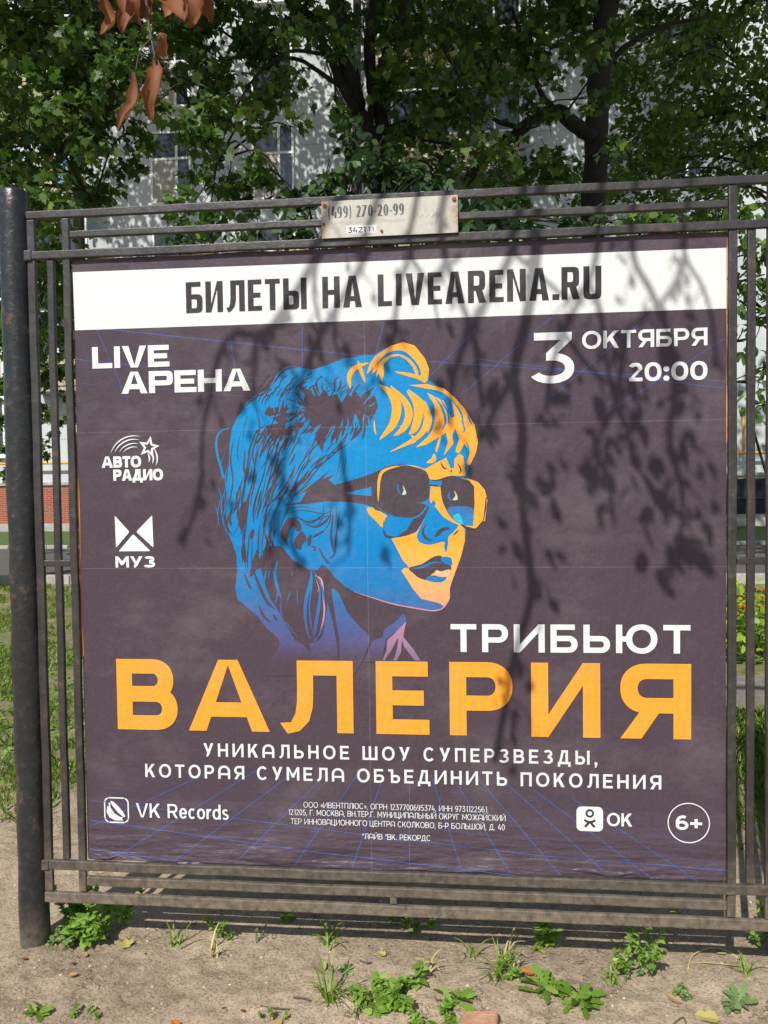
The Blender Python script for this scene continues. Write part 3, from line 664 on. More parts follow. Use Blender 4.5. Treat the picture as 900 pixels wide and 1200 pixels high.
('hair','dark',6,[(-403,206),(-407,183),(-414,160),(-419,138)]),
('hair','dark',3.6,[(-360,331),(-365,320),(-373,308),(-374,294)]),
('hair','dark',3.6,[(-340,289),(-353,264),(-361,239),(-373,212)]),
('hair','dark',2.4,[(-326,271),(-333,257),(-339,243),(-348,229)]),
('hair','dark',3,[(-286,555),(-304,543),(-318,516)]),
('hair','dark',3.6,[(-269,556),(-282,548),(-291,529)]),
('hair','dark',3,[(-357,531),(-375,520),(-388,493)]),
('hair','dark',2.2,[(-246,573),(-264,562),(-277,535)]),
('hair','dark',3.6,[(-250,564),(-270,551),(-285,521)]),
('hair','dark',3,[(-239,587),(-250,580),(-257,565)]),
('hair','dark',2.2,[(-202,578),(-219,567),(-231,541)]),
('hair','dark',3.6,[(-383,550),(-404,536),(-419,506)]),
('hair','dark',3,[(-258,568),(-268,562),(-276,546)]),
('hair','dark',2.2,[(-207,575),(-220,566),(-229,548)]),
('hair','dark',3,[(-129,548),(-143,539),(-154,517)]),
('hair','dark',3.6,[(-302,546),(-315,537),(-324,519)]),
('hair','dark',3,[(-130,535),(-142,527),(-151,509)]),
('hair','dark',2.2,[(-176,536),(-196,523),(-210,494)]),
('hair','dark',3,[(-152,574),(-163,567),(-170,552)]),
('hair','dark',2.2,[(-312,584),(-331,571),(-345,543)]),
('hair','dark',3.6,[(-364,542),(-377,534),(-386,515)]),
('hair','dark',3,[(-374,526),(-389,516),(-400,494)]),
('hair','dark',3,[(-262,548),(-276,539),(-287,517)]),
('hair','dark',3,[(-336,553),(-352,542),(-364,518)]),
('hair','dark',2.2,[(-367,586),(-381,576),(-392,554)]),
('hair','dark',2.2,[(-350,537),(-366,527),(-377,504)]),
('hair','dark',2.2,[(-159,535),(-173,526),(-183,505)]),
('hair','dark',3,[(-224,554),(-245,540),(-260,510)]),
('hair','dark',3.6,[(-352,578),(-373,564),(-388,533)]),
('hair','dark',2.2,[(-392,557),(-404,548),(-414,529)]),
('hair','dark',2.2,[(-250,550),(-266,539),(-278,514)]),
('hair','dark',3.6,[(-335,584),(-345,577),(-353,562)]),
('hair','dark',3.6,[(-371,587),(-382,580),(-390,564)]),
('hair','dark',3.6,[(-296,562),(-317,548),(-332,516)]),
('hair','dark',2.2,[(-280,582),(-299,569),(-313,541)]),
('hair','dark',2.2,[(-329,543),(-340,535),(-349,518)]),
('hair','dark',3,[(-312,542),(-331,529),(-345,501)]),
('hair','dark',3.6,[(-384,532),(-398,522),(-408,501)]),
('neck','blue',7,[(-251,-16),(-250,-45),(-263,-93),(-271,-147),(-269,-190),(-261,-227),(-249,-243)]),
('neck','blue',6,[(-246,-21),(-230,-45),(-214,-83),(-209,-136),(-213,-179),(-225,-222),(-240,-243),(-249,-244)]),
('neck','pink',5,[(-211,-115),(-209,-147),(-214,-184),(-222,-208)]),
]
GRID = [(2.2,(-964,753),(-12,626)),(1.6,(-12,626),(999,529)),(1.6,(-1001,652),(-414,577)),(1.4,(-414,577),(272,509)),(1.4,(-1003,576),(-334,509)),(1.1,(-999,506),(-416,452)),(1.6,(-930,752),(-829,515)),(1.4,(-723,742),(-648,511)),(1.8,(-498,732),(-476,586)),(1.8,(-265,730),(-267,602)),(1.8,(44,934),(-39,637)),(1.6,(274,712),(117,557)),(1.6,(527,762),(233,516)),(1.5,(800,747),(475,484)),(1.5,(999,658),(626,430)),(1.1,(999,522),(824,400)),(1.6,(273,615),(994,509)),(1.2,(117,557),(994,422)),(1.5,(-812,969),(-799,926)),(1.5,(-542,971),(-526,931)),(1.5,(-352,981),(70,917)),(1.5,(714,948),(677,907)),(2.2,(-990,-837),(-277,-915)),(2.4,(-277,-915),(415,-974)),(1.2,(-987,-722),(49,-825)),(1.4,(49,-825),(1002,-913)),(1.6,(-989,-772),(-113,-855)),(1.8,(-113,-855),(467,-906)),(2.0,(467,-906),(1004,-932)),(2.2,(-996,-933),(-611,-970)),(0.9,(-989,-685),(102,-775)),(1.1,(102,-775),(1002,-854)),(0.7,(-604,-654),(773,-762)),(1.2,(-633,-666),(-988,-767)),(1.6,(-577,-665),(-991,-857)),(1.9,(-437,-661),(-916,-961)),(2.0,(-314,-664),(-710,-960)),(2.0,(-205,-661),(-513,-964)),(2.0,(-110,-662),(-319,-963)),(1.9,(-30,-663),(-133,-962)),(1.9,(50,-664),(47,-958)),(1.9,(117,-662),(209,-960)),(1.9,(183,-666),(358,-963)),(1.9,(261,-669),(511,-965)),(1.9,(339,-675),(659,-965)),(1.8,(430,-700),(785,-966)),(1.7,(545,-723),(915,-966)),(1.4,(672,-746),(997,-932))]
TWIGS = [(3.4,14,[(-55,1322),(-110,1146),(-164,1041),(-214,944),(-268,855),(-315,787),(-362,728),(-398,690)]),(3.5,9,[(-302,760),(-362,728),(-416,709),(-465,716),(-507,693),(-538,628),(-559,535),(-587,416),(-595,269)]),(3.5,7,[(-411,709),(-415,637),(-422,553),(-415,479)]),(3.4,6,[(-214,944),(-226,828),(-207,723),(-213,632)]),(3.6,10,[(49,1316),(7,1140),(-39,1001),(-88,893),(-155,786),(-218,684),(-274,555),(-308,423),(-338,265),(-352,78)]),(3.6,6,[(-155,786),(-165,695),(-150,630)]),(3.3,8,[(125,1261),(102,1059),(70,933),(37,831),(20,702),(-7,600)]),(3.3,6,[(70,933),(133,827),(158,711)]),(3.5,10,[(279,1328),(201,1131),(173,954),(218,811),(263,669),(277,540),(287,463)]),(3.7,12,[(481,1366),(424,1119),(377,932),(305,795),(235,670),(195,542),(188,413)]),(3.4,14,[(505,1290),(459,1042),(440,841),(406,677),(382,563),(404,409),(398,229),(417,47),(426,-109),(376,-292),(346,-450),(314,-610)]),(3.4,8,[(382,563),(336,487),(297,411)]),(3.5,10,[(666,1330),(641,1084),(628,934),(603,835),(527,686),(489,560),(475,458)]),(3.5,7,[(603,835),(639,720),(656,581),(681,479),(713,402)]),(3.6,9,[(776,1324),(739,1079),(731,905),(787,790),(836,651),(848,500),(836,349),(873,197),(861,45),(823,-83)]),(3.6,7,[(933,1266),(885,1022),(880,899),(931,802),(960,685),(965,572)]),(3.5,7,[(880,899),(849,813),(787,740),(714,693)]),(3.5,8,[(714,693),(696,580),(681,479),(626,353),(655,251),(675,123)]),(3.4,6,[(527,686),(602,583),(664,530),(775,477)]),(3.3,6,[(377,932),(478,840),(547,787),(603,822)]),(3.6,6,[(225,926),(121,854),(42,818)]),(3.5,6,[(-274,555),(-305,608),(-353,636)]),(3.4,6,[(-338,265),(-299,158),(-315,51)]),(3.5,6,[(-595,269),(-620,161),(-658,67)]),(3.4,7,[(-148,368),(-137,236),(-126,103),(-132,24)])]
TWIG_LEAVES = [(398,254,56),(428,190,66),(473,150,66),(407,99,70),(454,254,52),(375,563,52),(305,527,56),(336,487,52),(371,22,56),(401,-83,56),(381,-344,47),(341,-424,42),(361,-503,47),(681,517,80),(713,433,70),(625,302,85),(660,246,85),(737,211,85),(675,148,56),(787,117,89),(848,19,89),(863,-78,70),(824,147,80),(910,6,75),(638,417,66),(934,448,80),(873,349,80),(811,249,80),(767,287,66),(-418,373,56),(-364,318,66),(-344,260,66),(-331,180,66),(-363,100,61),(-320,51,56),(-579,252,52),(-598,161,52),(-572,74,52),(-649,80,47),(-125,156,52),(-132,66,56),(-26,23,52),(169,517,52),(226,562,52),(-282,370,47),(-420,266,52),(-504,160,42),(526,457,61),(475,407,61),(168,414,47),(271,437,47),(-26,574,52),(14,677,47),(600,252,70),(713,352,70),(848,147,70),(799,476,66),(475,330,61),(657,657,52),(848,601,56),(473,-5,47),(441,-200,42),(512,253,56),(637,174,61),(774,7,61),(811,-83,52),(922,247,66),(958,146,66)]
CLUMPS = {'left': [(-4.62,6.8,5.84,0.41),(-4.35,7.2,7.07,0.42),(-5.65,7.6,5.8,0.44),(-4.24,8.0,7.5,0.4),(-4.57,8.4,6.3,0.26),(-6.16,8.8,8.32,0.74),(-5.57,9.2,8.25,0.71),(-5.27,7.0,6.49,0.62),(-4.81,7.4,6.44,0.6),(-4.27,7.8,7.62,0.56),(-5.74,8.2,6.28,0.7),(-5.18,8.6,6.42,0.49),(-6.56,9.0,6.02,0.63),(-4.8,6.8,5.17,0.36),(-3.91,7.2,6.61,0.37),(-3.88,7.6,6.26,0.28),(-4.68,8.0,5.62,0.25),(-4.93,8.4,7.17,0.48),(-7.16,8.8,7.0,0.87),(-7.38,9.2,8.37,0.9),(-5.88,7.0,5.25,0.62),(-5.03,7.4,6.95,0.54),(-5.7,7.8,8.06,0.68),(-4.81,8.2,8.23,0.59),(-4.78,8.6,6.77,0.43)],'low': [(-3.44,5.7,6.18,0.27),(-1.94,5.97,5.5,0.2),(-1.57,6.23,5.51,0.15),(-2.38,6.5,5.87,0.24),(-2.86,6.77,6.73,0.46),(-2.64,7.03,6.45,0.47),(-2.38,7.3,7.04,0.34),(-2.64,5.83,5.48,0.24),(-2.47,6.1,5.24,0.33),(-2.38,6.37,5.02,0.32),(-2.83,6.63,5.21,0.2),(-2.18,6.9,6.25,0.36),(-2.02,7.17,6.89,0.42),(-1.45,5.7,6.26,0.23),(-1.84,5.97,4.95,0.19),(-1.65,6.23,4.83,0.19),(-2.2,6.5,4.74,0.2),(-3.17,6.77,7.15,0.41),(-2.62,7.03,7.32,0.52),(-1.93,7.3,7.43,0.43),(-2.44,5.83,4.47,0.24),(-2.86,6.1,4.5,0.21),(-1.06,6.37,5.82,0.15),(-1.09,6.63,6.82,0.3),(-3.34,6.9,6.63,0.23),(-1.58,7.17,7.38,0.37),(-2.94,5.7,5.61,0.13)],'centre': [(1.95,7.4,6.86,0.33),(1.91,7.8,6.39,0.23),(2.22,8.2,6.02,0.26),(1.12,8.6,7.47,0.37),(-0.56,9.0,7.93,0.57),(0.06,9.4,8.36,0.65),(0.57,9.8,8.17,0.68),(-0.14,7.6,6.58,0.5),(0.4,8.0,6.53,0.58),(-0.44,8.4,6.43,0.48),(1.02,8.8,7.82,0.62),(1.42,9.2,7.66,0.36),(0.04,9.6,6.56,0.6),(0.59,7.4,5.5,0.43),(-0.61,7.8,5.73,0.34),(1.1,8.2,5.86,0.41),(1.58,8.6,5.76,0.37),(1.76,9.0,7.89,0.5),(0.8,9.4,5.78,0.46),(0.03,9.8,5.99,0.54),(-0.78,7.6,7.48,0.28),(-0.72,8.0,6.88,0.29),(1.44,8.4,6.43,0.3),(-0.23,8.8,8.27,0.5),(1.67,9.2,8.49,0.51)],'right': [(3.16,10.5,7.44,0.57),(3.83,11.0,7.5,0.59),(4.95,11.5,7.96,0.62),(4.54,12.0,9.12,0.56),(5.44,12.5,9.94,0.66),(3.42,13.0,9.5,0.43),(5.96,13.5,7.31,0.53),(3.89,10.75,6.02,0.44),(4.73,11.25,6.01,0.42),(2.56,11.75,6.29,0.44),(3.26,12.25,7.2,0.49),(2.73,12.75,7.24,0.59),(3.64,13.25,10.35,0.69),(3.46,10.5,8.1,0.57),(3.17,11.0,7.96,0.37),(4.11,11.5,8.87,0.62),(4.69,12.0,8.22,0.64),(3.77,12.5,7.9,0.66),(4.53,13.0,7.75,0.77),(5.47,13.5,10.04,0.79),(4.96,10.75,8.0,0.51),(2.94,11.25,7.1,0.45),(5.07,11.75,7.2,0.63),(5.62,12.25,7.53,0.41),(5.08,12.75,6.96,0.67),(4.11,13.25,7.2,0.69),(2.79,10.5,6.09,0.43),(5.18,11.0,9.07,0.45),(6.06,11.5,8.17,0.92),(6.28,12.0,6.94,0.96),(4.61,12.5,10.15,0.66),(3.9,13.0,10.67,0.68)],'lilac': [(0.56,4.7,3.82,0.17),(0.88,4.87,3.88,0.18),(1.21,5.03,3.92,0.16),(1.55,5.2,3.96,0.15),(-1.01,5.37,4.66,0.19),(-0.77,5.53,4.8,0.26),(-0.17,5.7,4.71,0.27),(0.1,4.78,4.06,0.24),(0.42,4.95,4.07,0.23),(0.74,5.12,4.15,0.21),(-1.09,5.28,4.36,0.19),(-0.59,5.45,4.63,0.33),(-0.92,5.62,4.54,0.27),(-0.28,4.7,4.16,0.27),(-0.62,4.87,4.09,0.28),(-0.92,5.03,4.12,0.21),(-0.03,5.2,4.13,0.25),(-0.46,5.37,4.17,0.26),(-1.31,5.53,4.27,0.19),(0.26,5.7,4.19,0.22),(-0.52,4.78,4.55,0.17),(-1.32,4.95,3.96,0.15),(-1.74,5.12,4.04,0.15),(-2.58,5.28,4.07,0.17),(-2.19,5.45,4.22,0.16)],'cherry': [(2.73,4.6,3.8,0.23),(2.96,4.73,3.46,0.28),(2.75,4.87,3.28,0.14),(2.96,5.0,3.2,0.18),(2.87,5.13,2.8,0.12),(3.1,5.27,2.98,0.14),(2.93,5.4,3.78,0.19),(2.91,4.67,2.49,0.12),(2.85,4.8,2.36,0.1),(2.77,4.93,3.07,0.08),(3.28,5.07,3.32,0.33),(2.64,5.2,3.97,0.18),(2.37,5.33,4.03,0.19),(1.81,4.6,3.75,0.17),(1.47,4.73,3.79,0.16),(2.91,4.87,2.14,0.11)],'far': [(-8.14,12.7,5.92,0.5),(-7.88,12.97,5.28,0.44),(-8.52,13.23,4.29,0.52),(-9.56,13.5,3.81,0.53),(-9.67,13.77,2.54,0.5),(-8.58,14.03,4.05,0.4),(-9.05,14.3,3.33,0.41),(-9.21,12.83,1.77,0.25),(-8.54,13.1,2.48,0.24),(-8.96,13.37,5.05,0.61),(-8.26,13.63,6.54,0.36),(-8.83,13.9,6.64,0.43),(-10.31,14.17,3.15,0.55),(-7.45,12.7,5.72,0.25),(-8.05,12.97,2.82,0.2),(-9.35,13.23,4.68,0.43)]}
LIMBS = {'centre_stem': [([(-0.75,8.2,1.61),(-0.76,8.2,3.48),(-0.8,8.2,5.21),(-0.85,8.2,5.9),(-1.02,8.2,6.37),(-1.15,8.2,6.83),(-1.26,8.2,7.41),(-1.4,8.2,8.22),(-1.52,8.2,9.47)],0.18,0.11),([(-0.8,8.3,5.65),(-0.78,8.3,6.4),(-0.91,8.3,6.98),(-0.95,8.3,7.56),(-0.85,8.3,8.12),(-0.72,8.3,9.14)],0.1,0.065),([(-1.08,8.1,6.55),(-1.31,8.1,6.91),(-1.48,8.1,7.37),(-1.74,8.1,7.73),(-2.05,8.1,8.09)],0.07,0.04),([(-0.96,8.2,6.37),(-0.86,8.2,6.93),(-0.68,8.2,7.43),(-0.5,8.2,7.81),(-0.38,8.2,8.36)],0.06,0.03),([(-1.11,7.6,6.53),(-1.46,7.6,6.79),(-1.79,7.6,7.01),(-2.35,7.6,7.15),(-2.91,7.6,7.52)],0.035,0.015),([(-1.3,7.0,6.7),(-1.77,7.0,6.78),(-2.2,7.0,6.51),(-2.53,7.0,6.01),(-2.7,7.0,5.51)],0.025,0.008),([(-1.5,6.8,6.95),(-1.93,6.8,6.88),(-2.25,6.8,6.71),(-2.77,6.8,6.44),(-2.94,6.8,5.94)],0.025,0.008)],'trunk2': [([(2.09,9.0,1.57),(2.14,9.0,3.53),(2.19,9.0,6.09),(2.26,9.0,7.14),(2.38,9.0,8.32),(2.5,9.0,10.07)],0.2,0.15),([(2.17,8.9,6.39),(1.88,8.9,6.58),(1.6,8.9,6.78),(1.16,8.9,6.54),(0.65,8.9,6.17),(0.26,8.9,5.75)],0.11,0.07),([(1.72,8.8,6.63),(1.43,8.8,6.97),(1.2,8.8,7.58),(1.03,8.8,8.18)],0.05,0.02),([(2.36,9.3,7.53),(2.77,9.3,7.87),(3.25,9.3,8.08),(3.84,9.3,8.16)],0.05,0.02),([(1.15,8.7,6.45),(0.77,8.7,6.61),(0.42,8.7,6.99),(0.06,8.7,7.6)],0.035,0.012),([(0.64,8.5,6.01),(0.17,8.5,6.21),(-0.3,8.5,6.35),(-0.53,8.5,6.83)],0.03,0.01)],'leftlimbs': [([(-5.59,8.4,6.6),(-5.39,8.4,6.95),(-5.18,8.4,7.42),(-5.1,8.4,8.02),(-5.02,8.4,8.73)],0.06,0.04),([(-5.4,8.0,6.39),(-4.99,8.0,6.91),(-4.74,8.0,7.07)],0.03,0.015),([(-6.52,8.0,6.0),(-5.87,8.0,6.56),(-5.36,8.0,6.99),(-4.6,8.0,7.52)],0.05,0.02),([(-6.39,7.8,5.8),(-5.53,7.8,5.7),(-4.8,7.8,5.55),(-4.59,7.8,5.37)],0.03,0.01)],'far_stem': [([(-9.48,13.8,0.27),(-9.43,13.8,1.78),(-9.35,13.8,3.29),(-9.02,13.8,5.14),(-8.59,13.8,6.42)],0.1,0.04)]}

# ------------------------------------------------------------------ ground, lawn, path
def ground_z(x, y):
    x = np.asarray(x, float); y = np.asarray(y, float)
    near = np.exp(-((x / 3.2) ** 4)) * np.exp(-((y / 2.2) ** 4))
    z = (vnoise(x * 1.7, y * 1.7, 1) - .5) * .05 + (vnoise(x * 6, y * 6, 2) - .5) * .022
    calm = 1 - .75 * np.exp(-((y - .2) / .2) ** 2) * (np.abs(x) < 1.6); z = z * calm
    z = z + calm * near * ((vnoise(x * 19, y * 19, 3) - .5) * .016 + (np.abs(vnoise(x * 45, y * 45, 4) - .5)) * .012)
    d = np.hypot(x + 1.19, y + .02); z = z + .012 * np.exp(-(d / .16) ** 2)
    d = np.hypot(x - 1.19, y + .02); z = z + .012 * np.exp(-(d / .16) ** 2)
    flat = np.clip((y - 6.5) / 1.5, 0, 1)
    return z * (1 - .9 * flat) - .012
def axis(lo, hi, a, b, step):
    fine = list(np.arange(a, b + 1e-6, step)); s = step; p = fine[-1]; up = []
    while p < hi: s = min(s * 1.16, 25); p += s; up.append(p)
    s = step; p = fine[0]; dn = []
    while p > lo: s = min(s * 1.16, 25); p -= s; dn.append(p)
    return np.array(dn[::-1] + fine + up)
gx = axis(-160, 160, -1.9, 1.9, .016); gy = axis(-160, 190, -.75, .75, .012)
X, Y = np.meshgrid(gx, gy); Zg = ground_z(X, Y)
nx, ny = len(gx), len(gy)
mb = MB(); mb.v = list(map(tuple, np.stack([X.ravel(), Y.ravel(), Zg.ravel()], 1).tolist()))
mb.f = [(j * nx + i, j * nx + i + 1, (j + 1) * nx + i + 1, (j + 1) * nx + i) for j in range(ny - 1) for i in range(nx - 1)]
g = mb.build('ground', 'soil', smooth=True); tag(g, kind='structure')

def sheet(name, mat, x0, x1, y0, y1, lift, n=(60, 40), edge=0.0):
    xs = np.linspace(x0, x1, n[0]); ys = np.linspace(y0, y1, n[1]); A, B = np.meshgrid(xs, ys)
    if edge:
        w = np.clip(1 - (B - y0) / (.3 * (y1 - y0)), 0, 1); B = B - w * edge * (vnoise(A * 1.3, A * 0 + 3, 9) - .2)
    Zs = np.maximum(ground_z(A, B) + lift, lift)
    m_ = MB(); m_.v = list(map(tuple, np.stack([A.ravel(), B.ravel(), Zs.ravel()], 1).tolist())); k = n[0]
    m_.f = [(j * k + i, j * k + i + 1, (j + 1) * k + i + 1, (j + 1) * k + i) for j in range(n[1] - 1) for i in range(k - 1)]
    return tag(m_.build(name, mat, smooth=True), kind='structure')
sheet('lawn', 'lawn', -40, 40, 16.0, 23.9, .03, (80, 20))
p_ = MB().box(-60, 60, 9.5, 15.8, -.05, .052); tag(p_.build('path', 'asphalt'), kind='structure')
p_ = MB().box(1.75, 12, 3.0, 3.6, -.05, .045); tag(p_.build('path', 'old_stone'), kind='structure')
for y_ in (9.36, 15.8):
    k = MB()
    for i in range(-30, 30): k.box(i * 1.0, i * 1.0 + .985, y_, y_ + .14, -.05, .13)
    tag(k.build('kerb', 'concrete', bevel=.01), kind='structure')

# ------------------------------------------------------------------ apartment building
FY = 24.0
bld = thing('apartment_building', 'pale plastered apartment block with balconies and a red brick base behind the trees', 'building')
MB().box(-34, -2.75, FY, FY + 12, 1.7, 24.0).add([], []).build('wall', 'plaster', bld)
MB().box(-2.75, 2.4, FY + 1.1, FY + 12, 1.7, 23.9).build('wall', 'plaster', bld)
MB().box(2.4, 36, FY, FY + 12, 1.7, 24.0).build('wall', 'plaster', bld)
MB().box(-34.1, 4.0, FY - .06, FY + 12, .3, 1.68).build('brick_base', 'brick', bld)
MB().box(4.0, 36.1, FY - .06, FY + 12, .3, 1.68).build('stone_base', 'concrete', bld)
MB().box(-34.2, 36.2, FY - .16, FY + 12, -.1, .3).build('plinth', 'concrete', bld)
MB().box(-34.2, 36.2, FY - .12, FY + .5, 1.68, 1.78).build('ledge', 'concrete', bld)
MB().box(-34.5, 36.5, FY - .6, FY + 12.3, 24.0, 24.35).build('roof', 'roof', bld)
def window(x0, x1, z0, z1, y, kind):
    w = x1 - x0
    f = MB(); fw = .075
    f.box(x0, x0 + fw, y - .05, y + .03, z0, z1); f.box(x1 - fw, x1, y - .05, y + .03, z0, z1)
    f.box(x0 + fw, x1 - fw, y - .05, y + .03, z1 - fw, z1); f.box(x0 + fw, x1 - fw, y - .05, y + .03, z0, z0 + fw)
    xm = x0 + w * .64
    f.box(xm - .045, xm + .045, y - .045, y + .03, z0 + fw, z1 - fw)
    zt = z0 + (z1 - z0) * (.62 if kind else .55)
    f.box(x0 + fw, xm - .045, y - .045, y + .03, zt - .04, zt + .04)
    if kind: f.box(xm + .045, x1 - fw, y - .045, y + .03, zt - .04, zt + .04)
    fo = f.build('window', 'white_frame', bld)
    MB().box(x0 + fw * .5, x1 - fw * .5, y - .012, y - .004, z0 + fw * .5, z1 - fw * .5).build('pane', 'glass', fo)
    if kind: MB().box(x0 + fw, xm - .05, y - .03, y - .016, z0 + fw, zt - .05).build('curtain', 'curtain', fo)
    MB().box(x0 - .09, x1 + .09, y - .2, y + .02, z0 - .07, z0 - .003).build('sill', 'white_frame', fo)
k = 0
for fl in range(6):
    z0 = 2.9 + fl * 3.3 - (.0 if fl else 0)
    zb = 11.43 + (fl - 3) * 3.3 + .0
    if zb < 1.9: zb = 2.75
    for xa, hh in ((-31, 2.4), (-27, 2.4), (-23.5, 2.4), (-20, 2.4), (-17, 2.4), (-10.38, 2.5), (-6.75, 2.5), (6.8, 1.7), (10.2, 1.7), (14, 1.7), (18, 1.7), (23, 1.7), (28, 1.7)):
        if zb + hh > 23.5: continue
        window(xa, xa + 1.46, zb, zb + hh if xa < 0 else zb + 1.7, FY - .01, k % 3 != 1); k += 1
    # recessed glazed bays
    window(-2.3, -.4, zb - .3, zb + 1.9, FY + 1.09, 0); window(.3, 2.0, zb - .3, zb + 1.9, FY + 1.09, 1)
for x in (5.2, 7.0, 8.8, 10.6, 12.4, 15):
    w = MB().box(x, x + 1.5, FY - .075, FY - .063, .42, 1.58).build('basement_window', 'dark', bld)
    MB().box(x - .05, x + 1.55, FY - .12, FY - .076, .92, .97).build('bar', 'frame', w)
# balconies: slab, siding front, side posts, upper glazing
def balcony(x0, x1, zf, glazed):
    y0, y1 = FY - 1.0, FY + 1.08 if x0 > -3 else FY - .01
    s = MB().box(x0, x1, y0, y1, zf - .14, zf).build('balcony', 'concrete', bld)
    f = MB()
    n_ = 9
    for i in range(n_): f.box(x0 + .02, x1 - .02, y0 + .02 + .012 * (i % 2), y0 + .07, zf + .05 + i * .115, zf + .05 + i * .115 + .108)
    f.build('siding', 'siding', s)
    if glazed:
        g_ = MB()
        nn = max(2, int((x1 - x0) / .8))
        for i in range(nn + 1):
            xx = x0 + .04 + (x1 - x0 - .08) * i / nn; g_.box(xx - .03, xx + .03, y0 + .02, y0 + .08, zf + 1.1, zf + 2.6)
        g_.box(x0 + .07, x1 - .07, y0 + .024, y0 + .076, zf + 2.56, zf + 2.62); g_.box(x0 + .07, x1 - .07, y0 + .024, y0 + .076, zf + 1.1, zf + 1.16)
        g_.build('glazing_frame', 'white_frame', s)
        MB().box(x0 + .05, x1 - .05, y0 + .04, y0 + .05, zf + 1.12, zf + 2.58).build('glazing', 'glass', s)
    return s
for fl in range(6):
    zf = 11.2 + (fl - 3) * 3.3 + .55
    if zf > 22 or zf < 2: continue
    balcony(-2.7, 2.35, zf, True)
    balcony(-14.6, -12.3, zf - .1, fl != 3)
for nm, x0, x1, z0, z1, c_, lab in (('towel', -13.75, -13.35, 12.35, 13.3, 'cloth_orange', 'orange cloth hanging on the left balcony among the leaves'),
        ('sheet', -13.3, -12.85, 11.9, 13.4, 'cloth_blue', 'blue bedsheet hanging on the left balcony among the leaves'), ('shirt', -13.98, -13.8, 12.3, 13.25, 'cloth_white', 'white cloth hung at the left end of the balcony line')):
    m_ = MB(); n_ = 8
    for i in range(n_):
        a, b = x0 + (x1 - x0) * i / n_, x0 + (x1 - x0) * (i + 1) / n_
        ya, yb = FY - 1.09 - .03 * (i % 2), FY - 1.09 - .03 * ((i + 1) % 2)
        m_.add([(a, ya, z0), (b, yb, z0), (b, yb, z1), (a, ya, z1), (a, ya + .012, z0), (b, yb + .012, z0), (b, yb + .012, z1), (a, ya + .012, z1)],
               [(0, 1, 2, 3), (5, 4, 7, 6), (0, 4, 5, 1), (3, 2, 6, 7)] + ([(0, 3, 7, 4)] if i == 0 else []) + ([(1, 5, 6, 2)] if i == n_ - 1 else []))
    tag(m_.build(nm, c_), lab, 'laundry')
gp = MB(); gp.tube([(-33, FY - .3, 2.5), (36, FY - .3, 2.36)], .045, 8); gp.tube([(9.45, FY - .3, 2.4), (9.45, FY - .3, 3.75), (9.45, FY + .02, 3.8)], .04, 8)
for x in range(-32, 36, 4): gp.box(x - .02, x + .02, FY - .3, FY + .02, 2.32, 2.36)
gp.build('gas_pipe', 'gas_pipe', bld, smooth=True)

# ------------------------------------------------------------------ foliage
def maple_outline():
    h = [(.10, -.03), (.30, -.10), (.24, .10), (.52, .18), (.40, .30), (.50, .58), (.26, .52), (.16, .66), (.0, 1.0)]
    return np.array(h + [(-a, b) for a, b in h[-2::-1]])
OUT = {'maple': maple_outline(),
       'oval': np.array([(.05, 0), (.26, .2), (.32, .42), (.2, .72), (0, 1), (-.2, .72), (-.32, .42), (-.26, .2), (-.05, 0)]),
       'lance': np.array([(.03, 0), (.12, .25), (.13, .5), (.08, .78), (0, 1), (-.08, .78), (-.13, .5), (-.12, .25), (-.03, 0)]),
       'lobed': np.array([(.03, 0), (.05, .2), (.13, .24), (.07, .34), (.18, .42), (.10, .52), (.21, .64), (.12, .72), (.16, .86), (0, 1), (-.16, .86), (-.12, .72), (-.21, .64), (-.10, .52), (-.18, .42), (-.07, .34), (-.13, .24), (-.05, .2), (-.03, 0)]),
       'blob': np.array([(.06, 0), (.3, .12), (.36, .36), (.26, .5), (.3, .7), (.1, .86), (0, 1), (-.14, .84), (-.3, .68), (-.24, .5), (-.37, .34), (-.3, .1), (-.06, 0)])}
def leaves(name, pos, size, mat, shape, parent=None, out=None, droop=.5, up=.55, fold=.22):
    """one mesh of many separate leaves: pos (n,3), size (n,), out (n,3) preferred direction of the tip"""
    n = len(pos); o2 = OUT[shape]; k = len(o2)
    tip = rng.normal(size=(n, 3)); tip[:, 2] = tip[:, 2] * .5 - droop
    if out is not None: tip = tip + out
    tip /= np.linalg.norm(tip, axis=1)[:, None]
    nr = rng.normal(size=(n, 3)); nr[:, 2] += up * 2.2
    nr -= tip * (nr * tip).sum(1)[:, None]; nr /= np.linalg.norm(nr, axis=1)[:, None] + 1e-9
    sd = np.cross(tip, nr)
    w = o2[:, 0] * 1.0; l = o2[:, 1]
    s = size[:, None, None]
    wj = (.85 + .3 * rng.random(n))[:, None, None]; fj = (fold * (.3 + 1.4 * rng.random(n)))[:, None, None]
    cj = (.35 * rng.random(n))[:, None, None]
    V = pos[:, None, :] + s * (sd[:, None, :] * w[None, :, None] * wj + tip[:, None, :] * l[None, :, None] + nr[:, None, :] * (np.abs(w)[None, :, None] * fj - cj * (l ** 2)[None, :, None]))
    me = bpy.data.meshes.new(name); me.vertices.add(n * k); me.vertices.foreach_set('co', V.ravel())
    me.loops.add(n * k); me.loops.foreach_set('vertex_index', np.arange(n * k, dtype=np.int32))
    me.polygons.add(n); me.polygons.foreach_set('loop_start', np.arange(0, n * k, k, dtype=np.int32)); me.polygons.foreach_set('loop_total', np.full(n, k, dtype=np.int32))
    me.update(calc_edges=True); me.validate(); me.materials.append(M[mat])
    o = bpy.data.objects.new(name, me); COL.objects.link(o)
    if parent: o.parent = parent
    return o
